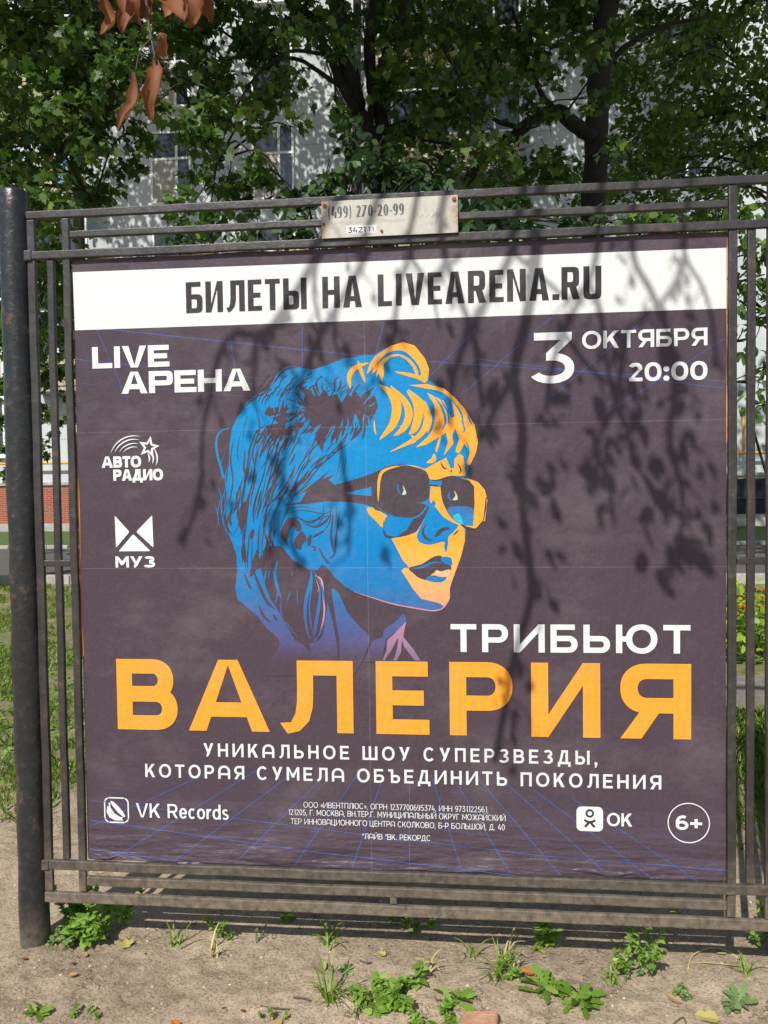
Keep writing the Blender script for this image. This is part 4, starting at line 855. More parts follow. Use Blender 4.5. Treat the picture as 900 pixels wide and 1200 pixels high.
def clump_points(cl, per=1.3, size=.17, dens=1.0):
    P_, O_ = [], []
    for (x, y, z, r) in cl:
        tot = per * dens * 14 * (r / size) ** 2
        nsub = max(3, int(6 * (r / .5) ** 1.3))
        for _ in range(nsub):
            c = np.array((x, y, z)) + rng.normal(size=3) * r * np.array((.46, .6, .42))
            n = max(4, int(tot / nsub * (.5 + rng.random())))
            q = rng.normal(size=(n, 3)) * np.array((.36, .40, .20)) * max(r, .22) * .8 + c
            q[:, 2] -= .28 * np.hypot(q[:, 0] - c[0], q[:, 1] - c[1])
            P_.append(q); O_.append((q - c) / (np.linalg.norm(q - c, axis=1)[:, None] + .05) * .6)
    return np.concatenate(P_), np.concatenate(O_)
def canopy_points(ells, n):
    P_, O_ = [], []
    for (cx, cy, cz, rx, ry, rz), k in zip(ells, n):
        nb = max(6, k // 90)
        d = rng.normal(size=(nb, 3)); d /= np.linalg.norm(d, axis=1)[:, None]
        cc = np.array((cx, cy, cz)) + d * np.array((rx, ry, rz)) * (rng.random(nb) ** .4)[:, None]
        for c in cc:
            q = rng.normal(size=(k // nb, 3)) * np.array((.7, .7, .38)) + c
            P_.append(q); O_.append((q - c) * .5)
    return np.concatenate(P_), np.concatenate(O_)

def tree(name, label, limbs, clumps, canopy, mat, size, shape='maple', group='trees in front of the apartment block', per=1.0, csize=None, cat='tree', twigs=True, dens=1.0, ncan=None):
    tr = thing(name, label, cat, group=group)
    big, small = MB(), MB()
    for i, (pts, r0, r1) in enumerate(limbs):
        pts = list(pts)
        if i == 0:
            a = Vector(pts[0]); pts = [(a.x, a.y, -.15)] + ([(a.x, a.y, .25)] if a.z > .5 else []) + pts
        sp_ = smooth_path(pts, 5); kk = len(sp_)
        rr = [r0 + (r1 - r0) * j / (kk - 1) for j in range(kk)]
        if i == 0: rr[0] *= 1.35; rr[1] *= 1.2
        (big if i == 0 else small).tube([p + Vector(rng.normal(size=3)) * rr[j] * .12 for j, p in enumerate(sp_)], rr, 10)
    if limbs: big.build('trunk', 'bark', tr, smooth=True)
    # twigs that carry the clumps
    allp = [Vector(p) for (pts, a, b) in limbs for p in smooth_path(pts, 4)]
    if twigs and allp:
        for (x, y, z, r) in clumps:
            c = Vector((x, y, z)); q = min((p for p in allp), key=lambda p: (p - c).length + max(0, p.z - c.z) * .3)
            mid = (q + c) / 2 + Vector((rng.normal() * .15, rng.normal() * .15, .18 * (q - c).length))
            L_ = (q - c).length
            small.tube(smooth_path([q, mid, c], 4), np.linspace(min(.035, .008 + L_ * .007), .005, 9).tolist(), 5)
            for _ in range(3):
                e = c + Vector(rng.normal(size=3)) * r * .6
                small.tube(smooth_path([(mid + c) / 2, (c + e) / 2 + Vector((0, 0, .05)), e], 3), np.linspace(.007, .003, 7).tolist(), 4)
    if small.v: small.build('branches', 'bark', tr, smooth=True)
    P1, O1 = clump_points(clumps, per, size, dens) if clumps else (np.zeros((0, 3)),) * 2
    s1 = size * (.6 + .7 * rng.random(len(P1)))
    if canopy:
        P2, O2 = canopy_points(canopy, ncan); s2 = (csize or size * 1.6) * (.7 + .6 * rng.random(len(P2)))
        P1 = np.concatenate([P1, P2]); O1 = np.concatenate([O1, O2]); s1 = np.concatenate([s1, s2])
    leaves('crown', P1, s1, mat, shape, tr, O1)
    b = limbs[0][0][0] if limbs else clumps[0]
    return place(tr, (b[0], b[1], 0.0))

C = CLUMPS
tree('maple_tree', 'multi stemmed dark maple whose forked trunk rises behind the phone sign', LIMBS['centre_stem'], C['low'] + [c for c in C['centre'] if c[0] < .4],
     [(-1.0, 7.6, 12.5, 4.2, 3.6, 3.0), (-3.2, 6.0, 10.5, 2.5, 2.0, 1.6), (-.6, 4.9, 9.6, 2.6, 1.6, 1.4)], 'maple', .125, ncan=(3000, 1000, 1000), csize=.30)  # canopy ellipsoids lie above view, spread forward to shade the lower clumps
tree('maple_tree', 'dark maple with one straight thick trunk right of centre and a low forked limb', LIMBS['trunk2'], [c for c in C['centre'] if c[0] >= .4],
     [(3.0, 9.0, 13.0, 4.0, 3.6, 3.4), (2.4, 5.6, 10.4, 3.0, 1.8, 1.5)], 'maple', .125, ncan=(3000, 1100), csize=.30)  # unseen upper canopy, its front part shaped to keep lower leaves in shade
tree('maple_tree', 'dense dark maple filling the upper left corner beside the black post', [([(-7.4, 8.6, .5), (-7.3, 8.5, 4), (-7.0, 8.4, 7), (-6.6, 8.3, 11)], .28, .14)] + LIMBS['leftlimbs'], C['left'],
     [(-7.0, 8.4, 12.5, 3.6, 3.4, 3.2), (-6.6, 5.6, 10, 2.6, 1.6, 1.6)], 'maple', .125, ncan=(3200, 1200), csize=.30)  # upper canopy out of view, drawn forward to shade the foliage below
tree('linden_tree', 'small leaved sunlit tree in the upper right corner', [([(6.6, 12.6, .5), (6.5, 12.5, 4), (6.6, 12.2, 8), (6.9, 12, 12)], .2, .1), ([(6.5, 12.4, 6.5), (5.6, 12, 8.3), (4.7, 12, 9.6)], .06, .02), ([(6.6, 12.2, 8), (7.8, 12, 9.5), (8.6, 11.8, 10.8)], .06, .02)], C['right'],
     [(6.6, 12.6, 14.5, 3.2, 2.8, 2.6)], 'maple2', .12, 'blob', per=.85, ncan=(900,), csize=.3)
tree('young_maple', 'low branching tree seen between the left post and the bars', LIMBS['far_stem'], C['far'], [(-9.8, 14.4, 6.6, 1.8, 1.6, 1.8), (-8.5, 11, 12.5, 3, 2, 2)], 'maple', .16, ncan=(900, 2400), csize=.24)
for (tx_, lab) in ((-2.5, 'added linden behind the forked maple, its crown above view shading the facade'), (4.0, 'added linden behind the straight trunk, its crown above view shading the facade'), (-10.6, 'added linden behind the upper left foliage, its crown above view shading the facade')):
    tree('linden_tree', lab, [([(tx_, 19, .5), (tx_ + .1, 19, 6), (tx_, 19, 12), (tx_ + .2, 19, 18)], .2, .1)], [], [(tx_, 18.6, 18.6, 4.6, 2.6, 3.6)], 'maple2', .2, 'blob', ncan=(7500,), csize=.19)  # lindens added only to dapple the facade with shade, crowns above view
tree('lilac_bush', 'dark lilac bush rising just over the billboard top rail', [([(-.9, 5.3, .2), (-.95, 5.25, 2), (-1.0, 5.2, 3.6)], .05, .02), ([(-.8, 5.3, .1), (-.5, 5.25, 2), (-.2, 5.2, 3.5)], .04, .015), ([(-1, 5.3, .1), (-1.5, 5.3, 2), (-1.9, 5.2, 3.4)], .04, .015)], C['lilac'],
     [(-.9, 5.4, 2.3, 1.1, .5, 1.0)], 'lilac', .11, 'oval', group=None, per=1.5, ncan=(900,), csize=.12, cat='bush')
tree('bird_cherry_bush', 'leggy bright green bush seen through the bars on the right', [([(3.3, 5.3, .2), (3.25, 5.2, 1.6), (3.1, 5.1, 3.6)], .035, .012), ([(3.4, 5.3, .1), (3.7, 5.2, 2), (3.6, 5.1, 3.4)], .03, .012), ([(3.2, 5.2, 1.2), (2.9, 5.1, 2.2), (2.85, 5.0, 3)], .015, .006), ([(3.1, 5.1, 3.0), (2.6, 5, 3.4), (2.0, 5, 3.6)], .015, .006)], C['cherry'],
     [], 'maple2', .10, 'oval', group=None, per=.9, cat='bush')

# tree whose drooping twigs hang over the photographer and throw their shadows on the poster
def shade_point(x, z, L_):
    p = Vector((x / 1000, 0, z / 1000 + 1.262)) + SUN * (L_ * .66)
    return p
tr = thing('drooping_ash_tree', 'drooping tree standing behind the photographer with twigs hanging overhead', 'tree')
m1, m2 = MB(), MB()
m1.tube(smooth_path([(3.4, -4.8, -.2), (3.38, -4.8, 1.5), (3.2, -4.6, 4), (3.0, -4.4, 7), (2.9, -4.3, 10)], 5), np.linspace(.24, .12, 21).tolist(), 12)
m2.tube(smooth_path([(3.15, -4.55, 4.8), (2.3, -3.6, 5.9), (1.2, -2.8, 6.3), (.2, -2.5, 6.2), (-.9, -2.5, 6.0)], 5), np.linspace(.09, .02, 21).tolist(), 8)
for L_, w, pts in TWIGS:
    P_ = [shade_point(x, z, L_ + .08 * math.sin(i * 2.1)) for i, (x, z) in enumerate(pts)]
    P_ = smooth_path(P_, 4); k = len(P_)
    m2.tube(P_, [w * .0012 * (1.1 - .55 * i / k) for i in range(k)], 6)
for L_, w, pts in TWIGS:
    if pts[0][1] > 960:
        a = shade_point(*pts[0], L_); b = Vector((a.x * .8 - .3, -2.55, 6.05))
        m2.tube(smooth_path([a, (a * .6 + b * .4) + Vector((.04, -.05, .1)), b], 4), np.linspace(w * .0011, .013, 9).tolist(), 6)
side_leaves = []
R3 = random.Random(11)
for L_, w, pts in TWIGS:
    P_ = smooth_path([(x, z, 0) for x, z in pts], 4)
    for q in P_[3::3]:
        if q.y > 1050 or R3.random() < .3: continue
        sg_ = R3.choice((-1, 1)); ln = R3.uniform(50, 170); a0 = R3.uniform(.35, 1.0)
        p1 = (q.x + sg_ * ln * .42 * a0, q.y - ln * .35); p2 = (q.x + sg_ * ln * .62 * a0, q.y - ln)
        Ls = L_ + R3.uniform(-.25, .25)
        m2.tube(smooth_path([shade_point(q.x, q.y, L_), shade_point(*p1, (L_ + Ls) / 2), shade_point(*p2, Ls)], 4), np.linspace(.0030, .0012, 9).tolist(), 5)
        for f_ in (.35, .6, .8, 1.0):
            if R3.random() < (.35 if q.x < 150 else .7):
                side_leaves.append((q.x + (p2[0] - q.x) * f_ + R3.uniform(-8, 8), q.y + (p2[1] - q.y) * f_ + 10, Ls, R3.uniform(.026, .05)))
m1.build('trunk', 'bark', tr, smooth=True); m2.build('branches', 'bark', tr, smooth=True)
pp, ss = [], []
for x, z, s in TWIG_LEAVES:
    for _ in range(3):
        L_ = 3.5 + rng.normal() * .3
        q = shade_point(x + rng.normal() * s * .34, z + s * .4 + rng.normal() * s * .36, L_); pp.append(q); ss.append(s / 1000 * (.62 + .4 * rng.random()))
for x, z, L_, s_ in side_leaves:
    pp.append(shade_point(x, z, L_)); ss.append(s_)
e1, o1 = canopy_points([(3.6, -4.6, 9.6, 1.9, 2.0, 2.4)], (1500,))
leaves('crown', np.concatenate([np.array([tuple(p) for p in pp]), e1]), np.concatenate([np.array(ss), .16 + .1 * rng.random(len(e1))]), 'maple', 'oval', tr, None, 1.3, .1)
# the broken twig with dead leaves that hangs into the upper left of the view
m3 = MB()
tw = smooth_path([(.2, -2.42, 5.88), (-.25, -1.5, 5.3), (-.62, -.5, 4.5), (-.80, .1, 3.65), (-.82, .2, 3.15), (-.79, .2, 2.93)], 5)
m3.tube(tw, np.linspace(.014, .003, len(tw)).tolist(), 6)
m3.tube(smooth_path([(-.80, .18, 3.42), (-.90, .2, 3.3), (-.955, .22, 3.19)], 4), .003, 5); m3.tube(smooth_path([(-.80, .18, 3.38), (-.70, .2, 3.3), (-.64, .2, 3.19)], 4), .003, 5)
m3.tube(smooth_path([(-.80, .2, 3.02), (-.85, .21, 2.98), (-.87, .22, 2.92)], 4), .002, 5)
m3.build('broken_twig', 'twig', tr, smooth=True)
def curled_leaf(mb_, base, tipd, L_, W_, curl, seed):
    r_ = random.Random(seed); base = Vector(base); td = Vector(tipd).normalized()
    sd = td.cross(Vector((r_.uniform(-.4, .4), -1, r_.uniform(-.2, .2)))).normalized(); nn = sd.cross(td)
    rows, cols = 9, 7; vv, ff = [], []
    for i in range(rows):
        t_ = i / (rows - 1); hw = W_ * 1.2 * (math.sin(math.pi * min(1, t_ * .96 + .05)) ** .7) * (1 + .22 * math.sin(t_ * 19 + seed))
        for j in range(cols):
            u = j / (cols - 1) * 2 - 1; ang = u * curl
            x_ = hw * math.sin(ang) / max(curl, .01) ; y_ = hw * (1 - math.cos(ang)) / max(curl, .01)
            p = base + td * (L_ * t_) + sd * (x_ + .012 * math.sin(t_ * 6 + seed)) + nn * (y_ + .018 * math.sin(t_ * 5 + seed * 2) + .004 * math.sin(u * 9 + t_ * 14))
            vv.append(p)
    for i in range(rows - 1):
        for j in range(cols - 1): ff.append((i * cols + j, i * cols + j + 1, (i + 1) * cols + j + 1, (i + 1) * cols + j))
    mb_.add(vv, ff)
dl = MB()
for i, (b, d, L_, W_, cu) in enumerate([((-1.03, .22, 3.29), (-.15, 0, -1), .15, .030, 1.9), ((-.985, .2, 3.30), (.05, .1, -1), .17, .034, 2.0), ((-.93, .2, 3.27), (.1, 0, -1), .10, .03, 1.7),
        ((-.90, .2, 3.30), (.1, .1, -1), .12, .036, 1.8), ((-.79, .2, 3.30), (.12, 0, -1), .15, .042, 1.5), ((-.715, .2, 3.30), (-.25, 0, -1), .16, .036, 1.7), ((-.82, .22, 3.32), (-.1, 0, -1), .13, .036, 1.8),
        ((-.945, .22, 3.02), (-.22, 0, -1), .21, .028, 2.1), ((-.865, .2, 3.05), (-.06, 0, -1), .21, .034, 2.0), ((-.85, .2, 3.12), (.3, 0, -1), .08, .018, 1.4), ((-1.08, .2, 3.38), (.05, 0, -1), .14, .03, 1.6), ((-.75, .25, 3.36), (.3, .1, -1), .18, .04, 1.7)]):
    curled_leaf(dl, (b[0] + .075, b[1], b[2] - .10), d, L_, W_, cu * .7, i + 1)
tag(dl.build('dead_leaves', 'dead_leaf', tr, smooth=True), 'curled brown dead leaves hanging from a broken twig')
place(tr, (3.4, -4.8, 0))

# ------------------------------------------------------------------ billboard frame
Z0 = 1.262
bb = thing('billboard_frame', 'black painted steel billboard frame of square bars between two round posts', 'billboard', (0, 0, 0))
def postmesh(x):
    m_ = MB(); zs = np.linspace(-.3, 2.44, 60); n_ = 28; vv = []
    for z in zs:
        for j in range(n_):
            q = 2 * math.pi * j / n_; dr = .0012 * math.sin(z * 9 + q * 2 + x) + .0014 * math.sin(z * 23 + q * 3) * (1 if z < 1.6 else .5)
            vv.append((x + (.046 + dr) * math.cos(q), (.046 + dr) * math.sin(q), z))
    ff = [(i * n_ + j, i * n_ + (j + 1) % n_, (i + 1) * n_ + (j + 1) % n_, (i + 1) * n_ + j) for i in range(len(zs) - 1) for j in range(n_)]
    # rounded cap
    o = len(vv); top = len(zs) - 1
    for k_, (rr, dz) in enumerate(((.043, .008), (.034, .014), (.018, .018))):
        for j in range(n_):
            q = 2 * math.pi * j / n_; vv.append((x + rr * math.cos(q), rr * math.sin(q), 2.44 + dz))
    for k_ in range(3):
        a = top * n_ if k_ == 0 else o + (k_ - 1) * n_; b = o + k_ * n_
        ff += [(a + j, a + (j + 1) % n_, b + (j + 1) % n_, b + j) for j in range(n_)]
    ff.append(tuple(o + 2 * n_ + j for j in range(n_)))
    m_.add(vv, ff); return m_
for x in (-1.190, 1.190): postmesh(x).build('post', 'post', bb, smooth=True)
YF, YB = -.015, .001
def bar(x0, x1, z0, z1, name='bar', dy=0.0, wob=.0006):
    """square tube with slightly uneven, much repainted faces"""
    m_ = MB(); horiz = (x1 - x0) > (z1 - z0); L_ = (x1 - x0) if horiz else (z1 - z0); k_ = max(2, int(L_ / .05)); ph = rng.random() * 9
    vv = []
    for i in range(k_ + 1):
        t_ = i / k_; w_ = wob * math.sin(t_ * L_ * 11 + ph) + wob * .6 * math.sin(t_ * L_ * 31 + ph * 2)
        for a, b in ((0, 0), (1, 0), (1, 1), (0, 1)):
            y_ = (YF + dy) if b == 0 else (YB + dy); y_ += w_ * .4
            if horiz: vv.append((x0 + L_ * t_, y_, (z0 if a == 0 else z1) + w_))
            else: vv.append(((x0 if a == 0 else x1) + w_, y_, z0 + L_ * t_))
    ff = [(i * 4 + j, (i + 1) * 4 + j, (i + 1) * 4 + (j + 1) % 4, i * 4 + (j + 1) % 4) for i in range(k_) for j in range(4)]
    ff += [(0, 1, 2, 3), tuple(k_ * 4 + j for j in (3, 2, 1, 0))]
    m_.add(vv, ff)
    bm = bmesh.new(); me = bpy.data.meshes.new(name)
    me.from_pydata(m_.v, [], m_.f); bm.from_mesh(me); bmesh.ops.recalc_face_normals(bm, faces=bm.faces); bm.to_mesh(me); bm.free()
    me.materials.append(M['frame']); o = bpy.data.objects.new(name, me); COL.objects.link(o); o.parent = bb
    md = o.modifiers.new('bevel', 'BEVEL'); md.width = .0035; md.segments = 2; md.limit_method = 'ANGLE'; md.angle_limit = rad(40)
    return o
b0 = Z0
bar(-1.146, 1.146, b0 + 1.094, b0 + 1.119, 'rail')                    # top rail
bar(-1.003, .998, b0 + 1.030, b0 + 1.052, 'rail', .001)               # second rail
bar(-1.147, 1.147, b0 + .966, b0 + .992, 'rail', -.0025)              # rail over the panel
bar(-1.147, 1.147, b0 - .998, b0 - .967, 'rail', -.0025)              # rail under the panel
bar(-1.003, .998, b0 - 1.048, b0 - 1.018, 'rail', .001)
bar(-1.147, 1.147, b0 - 1.107, b0 - 1.073, 'rail', .0)
for s, xf, xm, xo in ((-1, -1.017, -1.071, -1.132), (1, 1.012, 1.065, 1.121)):
    bar(xo - .0135, xo + .0135, b0 - 1.070, b0 + 1.093, 'bar', .0015)
    bar(xf - .0125, xf + .0125, b0 - 1.069, b0 + 1.093, 'bar', .0025)
    bar(xm - .0115, xm + .0115, b0 - .966, b0 + .966, 'bar', .003)
    a, b = sorted((xo, xf)); bar(a + .013, b - .012, b0 - .010, b0 + .012, 'bar', .0025)
bar(-.015, .007, b0 - 1.071, b0 - 1.019, 'bar', .003)
for x in (-1.147, 1.147):                                             # welded lugs on the posts
    for z in (b0 + .979, b0 - .982): MB().box(x - .02, x + .02, -.021, .012, z - .017, z + .017).build('lug', 'frame', bb, bevel=.004)
MB().box(-1.0035, .9985, .0045, .0185, b0 - .966, b0 + .965).build('backing_board', 'board', bb)
for x0, x1, z0, z1 in ((-.96, -.05, .956, .9655), (.9905, .9995, .35, .90), (.9925, .9998, .905, .962), (-1.0045, -.995, -.3, .42)):
    tag(MB().box(x0, x1, .0014, .004, b0 + z0, b0 + z1).build('old_paper_edge', 'old_paper', bb), 'orange edge of an older sheet showing past the poster')

# ------------------------------------------------------------------ lettering: stroke-built glyphs
class G:
    def __init__(s, w, tx, ty, sq=2.0): s.w, s.tx, s.ty, s.q = w, tx, ty, sq; s.sh = []
    def R(s, x0, y0, x1, y1): s.sh.append([[(x0, y0), (x1, y0), (x1, y1), (x0, y1)]]); return s
    def P(s, *pts): s.sh.append([list(pts)]); return s
    def D(s, xb, xt, y0=0., y1=1., hw=None):
        h = hw or s.tx * 1.12; return s.P((xb, y0), (xb + h, y0), (xt + h, y1), (xt, y1))
    def A(s, cx, cy, rx, ry, a0, a1, tx=None, ty=None, n=18):
        tx = tx or s.tx; ty = ty or s.ty; e = 2 / s.q; q = []
        def pt(a, rx_, ry_):
            c, n_ = math.cos(a), math.sin(a)
            return (cx + rx_ * math.copysign(abs(c) ** e, c), cy + ry_ * math.copysign(abs(n_) ** e, n_))
        L_ = [rad(a0 + (a1 - a0) * i / n) for i in range(n + 1)]
        for a, b in zip(L_, L_[1:]): q.append([pt(a, rx, ry), pt(b, rx, ry), pt(b, rx - tx, ry - ty), pt(a, rx - tx, ry - ty)])
        s.sh.append(q); return s
    def bowl(s, x0, x1, y0, y1, flip=False):
        r = min((y1 - y0) * .52, (x1 - x0) * .8); f = (lambda x: s.w - x) if flip else (lambda x: x)
        xs = sorted((f(x0), f(x1 - r)))
        s.R(xs[0], y0, xs[1], y0 + s.ty); s.R(xs[0], y1 - s.ty, xs[1], y1)
        s.A(f(x1 - r), (y0 + y1) / 2, r, (y1 - y0) / 2, *((90, 270) if flip else (-90, 90))); return s
    def stem(s, x=0, y0=0, y1=1): return s.R(x, y0, x + s.tx, y1)
WID = dict(zip('АБВГДЕЖЗИЙКЛМНОПРСТУЦЧШЪЫЬЭЮЯ', (.98, .80, .82, .66, .98, .72, 1.2, .74, .92, .92, .82, .88, 1.02, .84, 1.0, .84, .78, .9, .78, .84, .94, .8, 1.2, .92, 1.08, .78, .86, 1.2, .82)))
WID.update({'Щ': 1.26, 'Ф': 1.1, 'L': .66, 'I': .22, 'V': .96, 'E': .70, 'A': .98, 'R': .80, 'N': .86, 'U': .84, 'K': .82, 'O': 1.0, '.': .22, ',': .22, ':': .22, '-': .42, '+': .62, '*': .32, '«': .5, '»': .5, '(': .3, ')': .3, ' ': .36, 'e': .60, 'c': .56, 'o': .62, 'r': .36, 'd': .62, 's': .50, '/': .4})
WID.update({c: .66 for c in '023456789'}); WID['1'] = .38
